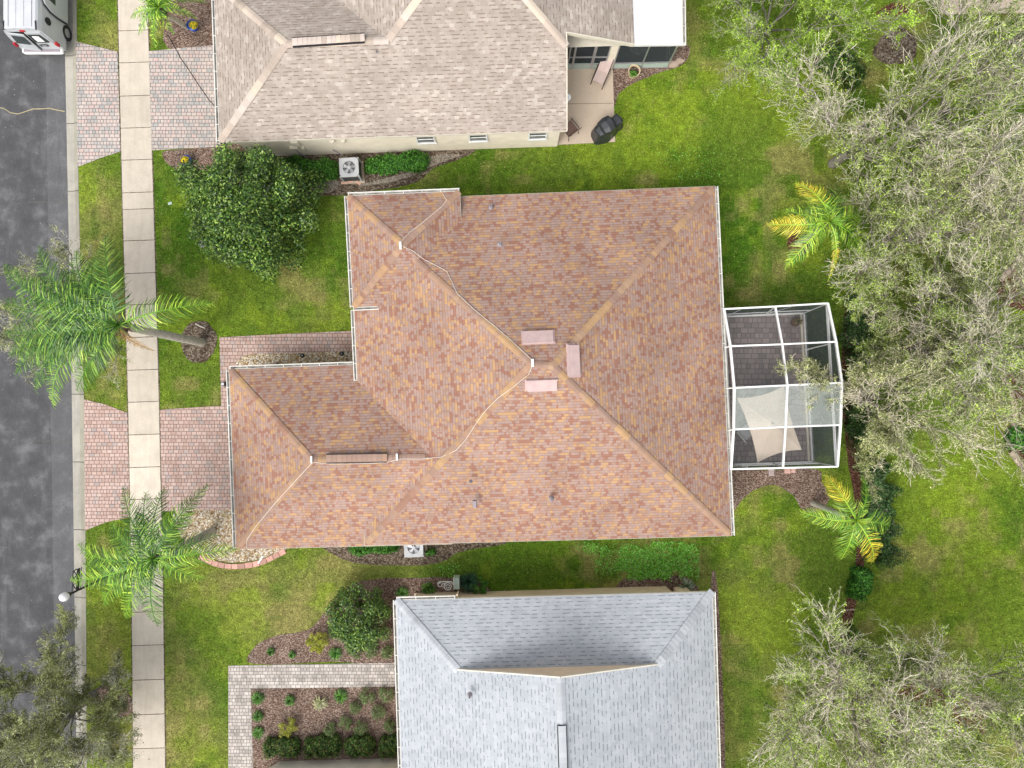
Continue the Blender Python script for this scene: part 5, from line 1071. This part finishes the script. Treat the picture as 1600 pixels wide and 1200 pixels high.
# air conditioners
def condenser(u, v, rz, lab, bricks=True, w_=.80):
    c = P(u, v, .9); c.z = 0; t = empty('air_conditioner', (0, 0, 0), lab, 'air conditioner')
    e = MB(); e.box((0, 0, .44), (w_, w_, .74)); e.build('body', M['acdark'], t)
    e = MB(); hw = w_/2+.02
    for k in range(4): a = k*math.pi/2+math.pi/4; e.beam((hw*1.38*math.cos(a), hw*1.38*math.sin(a), .05), (hw*1.38*math.cos(a), hw*1.38*math.sin(a), .84), .07, .07)
    n = 32
    def sq(a): m = max(abs(math.cos(a)), abs(math.sin(a))); r = hw*1.04/m; r = min(r, hw*1.32); return Vector((r*math.cos(a), r*math.sin(a), 0))
    for k in range(n):
        a, b = 2*math.pi*k/n, 2*math.pi*(k+1)/n; ri = w_*.36
        i0, i1 = Vector((ri*math.cos(a), ri*math.sin(a), .86)), Vector((ri*math.cos(b), ri*math.sin(b), .86)); o0, o1 = sq(a)+UP*.88, sq(b)+UP*.88
        e.poly([i0, o0, o1, i1]); e.poly([o0, o0-UP*.09, o1-UP*.09, o1])
    e.build('top_cover', M['ac'], t)
    e = MB(); e.lathe((0, 0, .80), [(0, .0), (w_*.37, 0)], 24); e.build('fan_well', M['dark'], t)
    e = MB()
    for k in range(5):
        a = k*1.2566; d = Vector((math.cos(a), math.sin(a), 0)); s_ = Vector((-d.y, d.x, 0)); e.poly([d*.06+UP*.82, d*w_*.33-s_*.02+UP*.83, d*w_*.33+s_*.14+UP*.81, d*.08+s_*.07+UP*.81])
    e.build('fan', M['steel'], t)
    e = MB()
    for k in range(10): a = k*.628; d = Vector((math.cos(a), math.sin(a), 0)); e.beam(d*.08+UP*.875, d*w_*.37+UP*.865, .012, .01)
    for r in (.14, .21, .28): 
        for k in range(24): a, b = k*.2618, (k+1)*.2618; e.beam((r*math.cos(a), r*math.sin(a), .87), (r*math.cos(b), r*math.sin(b), .87), .007, .007)
    e.lathe((0, 0, .87), [(0, .03), (.08, .02), (.09, 0)], 16); e.build('grille', M['ac'], t)
    e = MB(); e.box((.02, 0, .03), (w_+.2, w_+.22, .07)); e.build('pad', M['patio'], t)
    t.location = c; t.rotation_euler = (0, 0, rz); return t
condenser(545, 261, R(3), 'air conditioning condenser between two clipped hedges by the cream wall'); condenser(646, 856, R(2), 'air conditioning condenser half hidden under the red roof eave')
for u, v, a, lb_ in ((538, 286, 6, 'left loose brick in the row in front of the condenser'), (548, 284, 2, 'middle loose brick in the row in front of the condenser'), (560, 286, -35, 'tilted loose brick right of the two in front of the condenser')):
    e = MB(); e.box(P(u, v)+UP*.05, (.26, .11, .09), R(a), (1.5, 1.5, 1.3)); tag(e.build('loose_brick', M['brick_pink']), lb_, 'brick', 'loose bricks in front of the condenser')
for u, v, s, lab in ((1204, 733, .26, 'grey paving block, left one against the base of the screen enclosure'), (1204, 740, .24, 'lowest grey paving block below the screen enclosure'), (1229, 736, .26, 'pink brick, middle one against the base of the screen enclosure'), (1238, 735, .2, 'pink brick, right one against the base of the screen enclosure')):
    e = MB(); e.box(P(u, v)+UP*.06, (s, .2, .12), R(2), (1.3, 1.3, 1.3) if 'pink' in lab else (.9, 1.15, 1.25)); tag(e.build('paving_block', M['brick_pink']), lab, 'brick')
# curved edging of stones
def edging(name, pts, label, wd=.22, col=(1, 1, 1), h=.12, step=.36, m='stone', z=0):
    Q = [Vector((*P(u, v)[:2], 0)) for u, v in pts]; path = [Q[0]]
    for a, b in zip(Q, Q[1:]):
        n = max(1, int((b-a).length/.06))
        for i in range(1, n+1): path.append(a.lerp(b, i/n))
    mb = MB(); last = path[0]
    for p in path[1:]:
        if (p-last).length >= step:
            f = random.uniform(.75, 1.2); d = (p-last).normalized(); mb.beam(last+d*.012+UP*(h/2+z), p-d*.012+UP*(h/2+z), wd*random.uniform(.9, 1.1), h, tuple(x*f for x in col)); last = p
    return tag(mb.build(name, M[m]), label, 'garden edging')
def curve(pts, n=8):
    out = []
    for i in range(len(pts)-1):
        a, b, c, d = (Vector((*pts[min(max(i+j-1, 0), len(pts)-1)], 0)) for j in range(4))
        for t in range(n): s = t/n; q = .5*((2*b)+(c-a)*s+(2*a-5*b+4*c-d)*s*s+(3*b-a-3*c+d)*s**3); out.append((q.x, q.y))
    return out+[pts[-1]]
edging('stone_edging', curve([(1573, 297), (1584, 306), (1594, 322), (1598, 345), (1606, 375), (1598, 398), (1580, 418), (1566, 432), (1555, 448)]), 'curved stone edging around red mulch under the right oak', .24, (1.15, 1.05, .95))
edging('stone_edging', curve([(1563, 575), (1572, 600), (1582, 630), (1584, 655), (1580, 680)]), 'curved pale stone edging at the right edge beside the lawn', .24, (1.15, 1.05, .95))
edging('stone_edging', curve([(1578, 705), (1590, 722), (1604, 736), (1630, 750)]), 'short stone edging in front of the bright ground plants', .24, (1.15, 1.05, .95))
edging('paver_edging', curve([(312, 869), (335, 880), (362, 885), (395, 882), (420, 874), (446, 860)]), 'curved row of pink pavers around the gravel below the garage corner', .24, (1.2, 1.1, 1.05), .05, .30, 'brick_pink')
# downspout elbow on the gravel
e = MB(); e.tube([P(411, 868)+UP*.06, P(409, 872)+UP*.05, P(404, 880)+UP*.04], .05, 8); tag(e.build('drain_pipe', M['white']), 'white drain pipe end lying on the gravel below the red roof', 'drain pipe')
# meter covers in the lawn, dry frond
c = P(316, 381); e = MB(); e.lathe(c, [(0, .03), (.17, .03), (.18, 0)], 16); tag(e.build('valve_cover', M['ventpipe']), 'grey oval valve cover in the lawn beside the round tree', 'valve cover')
c = P(266, 318); e = MB(); e.box(c+UP*.015, (.18, .12, .03), .3); tag(e.build('utility_cover', M['panel_green']), 'pale green small cover in the lawn left of the round tree', 'utility cover')
for u, v, lab in ((438, 571, 'small black path light, left one in the gravel strip'), (476, 556, 'small black path light, middle one in the gravel strip'), (537, 553, 'black path light nearest the red roof in the gravel strip')):
    c = P(u, v); t = empty('path_light', tuple(c), lab, 'path light', 'path lights in the gravel strip'); e = MB(); e.tube([c, c+UP*.34], .012, 6); e.build('stake', M['black'], t); e = MB(); e.lathe(c+UP*.3, [(.04, 0), (.05, .05), (.11, .05), (.09, .1), (0, .13)], 14); e.build('lamp_head', M['black'], t)
    e = MB(); e.lathe(c+UP*.42, [(0, .02), (.03, 0)], 10); e.build('lens', M['steel'], t)
# lantern-like black box at the garage corner
c = P(349, 600, .5); t = empty('garden_lantern', (c.x, c.y, 0), 'small black box at the left edge of the roof above the pink driveway', 'lantern'); e = MB(); e.box((c.x, c.y, .3), (.2, .24, .5), 0, top=(.8, .8)); e.build('body', M['black'], t); e = MB(); e.box((c.x, c.y, .57), (.12, .12, .06)); e.build('cap', M['steel'], t)
# street lamp with sign
lb = P(177, 896); t = empty('street_lamp', tuple(lb), 'black street lamp with white globe leaning over the kerb beside the palm', 'street lamp'); hz = 3.75
e = MB(); e.lathe(lb, [(.16, 0), (.15, .12), (.09, .3), (.06, .5), (.05, 1.2), (.045, 3.1), (.05, 3.15), (.09, 3.3), (.13, 3.42), (.0, 3.42)], 16); e.build('post', M['black'], t)
e = MB(); prof = [(.19*math.sin(math.pi*(i+1.5)/14), .24-.21*math.cos(math.pi*(i+1.5)/14)) for i in range(12)]+[(0, .45)]; e.lathe(lb+UP*3.38, prof, 24); e.build('globe', M['globe'], t, True)
# street-name blade with scrolls, thin side seen from above
s0 = lb+UP*2.72; e = MB(); d = Vector((.05, 1, 0)).normalized()
e.beam(s0+d*.04, s0+d*.95, .03, .20); e.build('name_blade', M['black'], t)
for k in range(3):
    e = MB(); q0 = s0+d*(.1+.3*k)+UP*.12; e.beam(q0, q0+d*.22+UP*.20, .03, .03); e.beam(q0+d*.22+UP*.2, q0+d*.26, .03, .03); e.build('scroll', M['black'], t)
for z_ in (.38, -.2): e = MB(); e.beam(s0+UP*z_-d*.05, s0+UP*z_+d*.95, .025, .03); e.build('bracket', M['black'], t)
# white scroll ornament and pale box by the grey roof
c = P(699, 914, .3); t = empty('scroll_ornament', (c.x, c.y, 0), 'white metal scroll ornament with a ring in the bed by the grey roof', 'ornament'); e = MB(); z = .35
def ringp(cx, cy, r, a0=0, a1=6.283, n=20): return [Vector((c.x+cx+r*math.cos(a0+(a1-a0)*i/n), c.y+cy+r*math.sin(a0+(a1-a0)*i/n), z)) for i in range(n+1)]
e.tube(ringp(.02, -.05, .17), .022, 6); e.tube(ringp(.02, -.05, .08), .018, 6); e.build('ring', M['white'], t)
e = MB(); e.tube([Vector((c.x-.45, c.y+.08, z)), Vector((c.x-.36, c.y+.16, z)), Vector((c.x-.1, c.y+.17, z)), Vector((c.x+.2, c.y+.16, z)), Vector((c.x+.32, c.y-.02, z)), Vector((c.x+.42, c.y-.12, z))], .026, 6); e.tube(ringp(-.34, .02, .09, 1, 5.5, 12), .018, 6); e.tube(ringp(-.18, .0, .08, 0, 4.5, 12), .018, 6); e.build('scroll', M['white'], t)
for a in (-.35, 0, .35): e = MB(); e.tube([Vector((c.x+a, c.y+.1, 0)), Vector((c.x+a, c.y+.12, z))], .015, 6); e.build('leg', M['white'], t)
c = P(714, 910, .35); t = empty('utility_box', (c.x, c.y, 0), 'pale green narrow box right of the scroll ornament', 'utility box'); e = MB(); e.box((c.x, c.y, .3), (.24, .52, .5), R(2)); e.build('body', M['panel_green'], t); e = MB(); e.box((c.x-.13, c.y, .32), (.03, .54, .52), R(2)); e.build('door', M['white'], t)
e = MB(); c = P(676, 931); e.box(c+UP*.05, (1.7, .35, .10), R(2)); tag(e.build('concrete_splash_slab', M['patio']), 'narrow concrete slab under the gutter of the grey roof', 'slab')
# dry sticks by palm feet
e = MB(); e.tube([P(306, 506)+UP*.05, P(314, 510)+UP*.06, P(321, 513)+UP*.05], .025, 6); tag(e.build('fallen_stalk', M['cable']), 'pale dry stalk lying in the mulch ring of the leaning palm', 'stalk')
e = MB(); e.tube([P(175, 1098)+UP*.05, P(186, 1094)+UP*.06, P(195, 1086)+UP*.05, P(197, 1080)+UP*.04], [.05, .05, .04, .02], 6); tag(e.build('surface_root', M['bark']), 'grey root curving over the bare soil beside the pavement', 'root')

# ---------------------------------------------------------------- parked van, rear towards the houses' driveway
vt = empty('parked_van', (0, 0, 0), 'white high sided camper van parked at the kerb with one rear door ajar', 'van')
RZ = -.10; zt_ = 2.02
xl, xr = P(44, 80, .2).x-.06, P(106, 70, .2).x; yb = P(70, 82, .35).y; xc = (xl+xr)/2-.02; hwv = (xr-xl)/2
def sec(y, wsc=1.0, ztop=zt_, lean=0.0):      # cross section at y: bottom to roof
    pts = [(-1.0, .28), (-1.02, .55), (-1.0, 1.0), (-.95, 1.45), (-.88, 1.8), (-.80, ztop-.06), (-.72, ztop), (0, ztop+.03)]
    L = [Vector((xc+a*hwv*wsc, y, z)) for a, z in pts]; Rr = [Vector((xc-a*hwv*wsc, y, z)) for a, z in pts[:-1]][::-1]; return L+Rr
LENV = 5.0; ys_ = [(yb+.10, 1, zt_, 0), (yb+1.2, 1, zt_, 0), (yb+2.6, 1, zt_, 0), (yb+3.5, 1, zt_, 0), (yb+4.1, .97, 1.35, 0), (yb+LENV-.1, .93, 1.0, 0), (yb+LENV, .86, .8, 0)]
secs = []
for (y, ws, zt2, _) in ys_:
    s_ = sec(y, ws)
    for p in s_:
        p.z = min(p.z, zt2+.02*(1 if p.z > zt2 else 0)) if zt2 < 1.9 else p.z
        if y < yb+.5 and p.z > 1.0 and zt2 > 1.9: p.y += (p.z-1.0)*.16   # rear leans forward
    secs.append(s_)
for p in secs[0]: pass
bodyb = MB(); roofb = MB(); ns = len(secs[0])
for a, b in zip(secs, secs[1:]):
    for k in range(ns-1):
        tgt = roofb if (k in (6, 7)) and min(a[k].z, b[k].z) > 1.9 else bodyb; tgt.poly([a[k], a[k+1], b[k+1], b[k]][::-1])
# rear face
rear = [Vector((p.x, p.y, p.z)) for p in secs[0]]
bodyb.poly(rear); bodyb.poly(secs[-1][::-1])
body = bodyb.build('body', M['van'], vt); roofb.build('roof_panel', M['van_roof'], body)
e = MB(); e.poly([(xl+.02, yb+.1, .3), (xr-.02, yb+.1, .3), (xr-.1, yb+LENV-.1, .3), (xl+.1, yb+LENV-.1, .3)]); e.build('underbody', M['black'], vt)
e = MB()
for f in (-.45, -.15, .15, .45): e.beam((xc+f*1.2*hwv, yb+.35, zt_+.03), (xc+f*1.2*hwv, yb+3.2, zt_+.03), .04, .02)
e.build('roof_rib', M['van_roof'], body)
def rearp(fx, z, out=.02): y = yb+.10+max(0, z-1.0)*.16; return Vector((xc+fx*hwv*(1 if z < 1 else 1-.22*(z-1.0)), y-out, z))
def rearpanel(mb, f0, f1, z0, z1, out=.02, th=.03): 
    A = [rearp(f0, z0, out), rearp(f1, z0, out), rearp(f1, z1, out), rearp(f0, z1, out)]; B = [p+Vector((0, th, 0)) for p in A]; mb.poly(A); mb.poly(B[::-1])
    for k in range(4): mb.poly([A[k], B[k], B[(k+1) % 4], A[(k+1) % 4]])
e = MB(); rearpanel(e, .03, .93, .52, 1.78, .03); dr = e.build('rear_door', M['van'], vt)
e = MB(); rearpanel(e, .10, .78, 1.12, 1.66, .04); g = e.build('window', M['glass'], dr); e = MB(); rearpanel(e, .26, .62, 1.2, 1.56, .05, .01); e.build('paper_notice', M['paper'], dr)
e = MB(); rearpanel(e, .16, .52, .80, .96, .045, .015); e.build('number_plate_recess', M['black'], dr); e = MB(); rearpanel(e, .25, .48, .84, .93, .055, .01); e.build('door_handle', M['steel'], dr)
e = MB(); hinge = rearp(-.93, .52); th = R(-7)
def lp(f, z, o_=.03): p = rearp(f, z, o_); r = p-Vector((hinge.x, hinge.y, 0)); return Vector((hinge.x+r.x*math.cos(th)-r.y*math.sin(th), hinge.y+r.x*math.sin(th)+r.y*math.cos(th), p.z))
def lpanel(mb, f0, f1, z0, z1, o_, thk=.03):
    A = [lp(f0, z0, o_), lp(f1, z0, o_), lp(f1, z1, o_), lp(f0, z1, o_)]; B = [p+Vector((0, thk, 0)) for p in A]; mb.poly(A); mb.poly(B[::-1])
    for k in range(4): mb.poly([A[k], B[k], B[(k+1) % 4], A[(k+1) % 4]])
lpanel(e, -.93, -.01, .52, 1.78, .03, .05); dl = e.build('rear_door', M['van'], vt); e = MB(); lpanel(e, -.80, -.10, 1.12, 1.66, .045, .012); e.build('window', M['glass'], dl)
e = MB(); rearpanel(e, -.9, .02, .5, 1.8, .002, .004); e.build('door_opening', M['dark'], vt)
for s in (-1, 1): e = MB(); c_ = rearp(s*.99, .92, .0); e.box(c_, (.10, .12, .26), 0); e.build('tail_light', M['red'], vt)
e = MB(); rearpanel(e, -.12, .16, 1.84, 1.93, .03); e.build('brake_light', M['red'], vt)
e = MB(); e.box((xc, yb+.02, .46), (2*hwv*.97, .20, .15)); e.box((xc, yb-.09, .42), (2*hwv*.9, .04, .07)); bp = e.build('bumper', M['white'], vt); e = MB(); e.box((xc, yb+.0, .545), (2*hwv*.88, .12, .02)); e.build('bumper_step', M['ventpipe'], bp)
for s, y in ((-1, yb+.95), (1, yb+.95), (-1, yb+3.9), (1, yb+3.9)):
    x_ = xc+s*(hwv-.09); w_ = MB(); 
    for k in range(20):
        a, b = k*.31416, (k+1)*.31416
        q = lambda a_, r, dx: Vector((x_+dx, y+r*math.cos(a_), .24+r*math.sin(a_)))
        w_.poly([q(a, .34, -.12), q(a, .34, .12), q(b, .34, .12), q(b, .34, -.12)]); w_.poly([q(a, .2, s*.12), q(a, .34, s*.12), q(b, .34, s*.12), q(b, .2, s*.12)])
    wl = w_.build('wheel', M['rubber'], vt); w2_ = MB(); w2_.poly([Vector((x_+s*.11, y+.21*math.cos(k*.31416), .24+.21*math.sin(k*.31416))) for k in range(20)]); w2_.build('rim', M['steel'], wl)
# slid-back side door, round side window, rain rails
def sidep(y, z, o_=.03): 
    tb_ = [(.28, 1.0), (.55, 1.02), (1.0, 1.0), (1.45, .95), (1.8, .88), (zt_-.06, .80)]
    for (z0, a0), (z1, a1) in zip(tb_, tb_[1:]):
        if z0 <= z <= z1: a = a0+(a1-a0)*(z-z0)/(z1-z0); break
    return Vector((xc+a*hwv+o_, y, z))
e = MB(); zs = [.35, .7, 1.0, 1.4, 1.75, 1.93]; yr = [yb+1.35, yb+1.30, yb+1.28, yb+1.32, yb+1.5, yb+1.9]
for k in range(5): e.poly([sidep(yr[k], zs[k], .11), sidep(yb+3.4, zs[k], .11), sidep(yb+3.4, zs[k+1], .11), sidep(yr[k+1], zs[k+1], .11)]); e.poly([sidep(yr[k], zs[k], .11), sidep(yr[k+1], zs[k+1], .11), sidep(yr[k+1], zs[k+1], .03), sidep(yr[k], zs[k], .03)])
sd_ = e.build('side_door', M['van'], vt); e = MB()
for k in range(5): e.beam(sidep(yr[k]-.03, zs[k], .05), sidep(yr[k+1]-.03, zs[k+1], .05), .05, .05)
e.build('door_seal', M['black'], sd_); e = MB(); e.poly([sidep(yb+1.7, 1.2, .118), sidep(yb+3.1, 1.2, .118), sidep(yb+3.1, 1.65, .118), sidep(yb+1.8, 1.65, .118)]); e.build('window', M['glass'], sd_)
cw = sidep(yb+.85, 1.5, .02); e = MB(); e.poly([sidep(yb+.85+.17*math.cos(k*.3491), 1.5+.17*math.sin(k*.3491), .02) for k in range(18)]); e.build('round_window', M['black'], vt)
for s in (-1, 1):
    e = MB(); e.tube([Vector((xc+s*hwv*.74, yb+.22, zt_-.02)), Vector((xc+s*hwv*.74, yb+.6, zt_+.03))], .03, 6); e.build('roof_rail', M['black'], vt)

# thin dark line over the upper driveway, drawn as a raised tube
mb = MB(); mb.tube([P(u, v)+UP*.035 for u, v in ((262, 55), (270, 68), (283, 92), (297, 112), (312, 135), (326, 155), (345, 178))], .016, 5)
tag(mb.build('dark_line', M['black']), 'thin dark line across the upper paver driveway', 'cable')
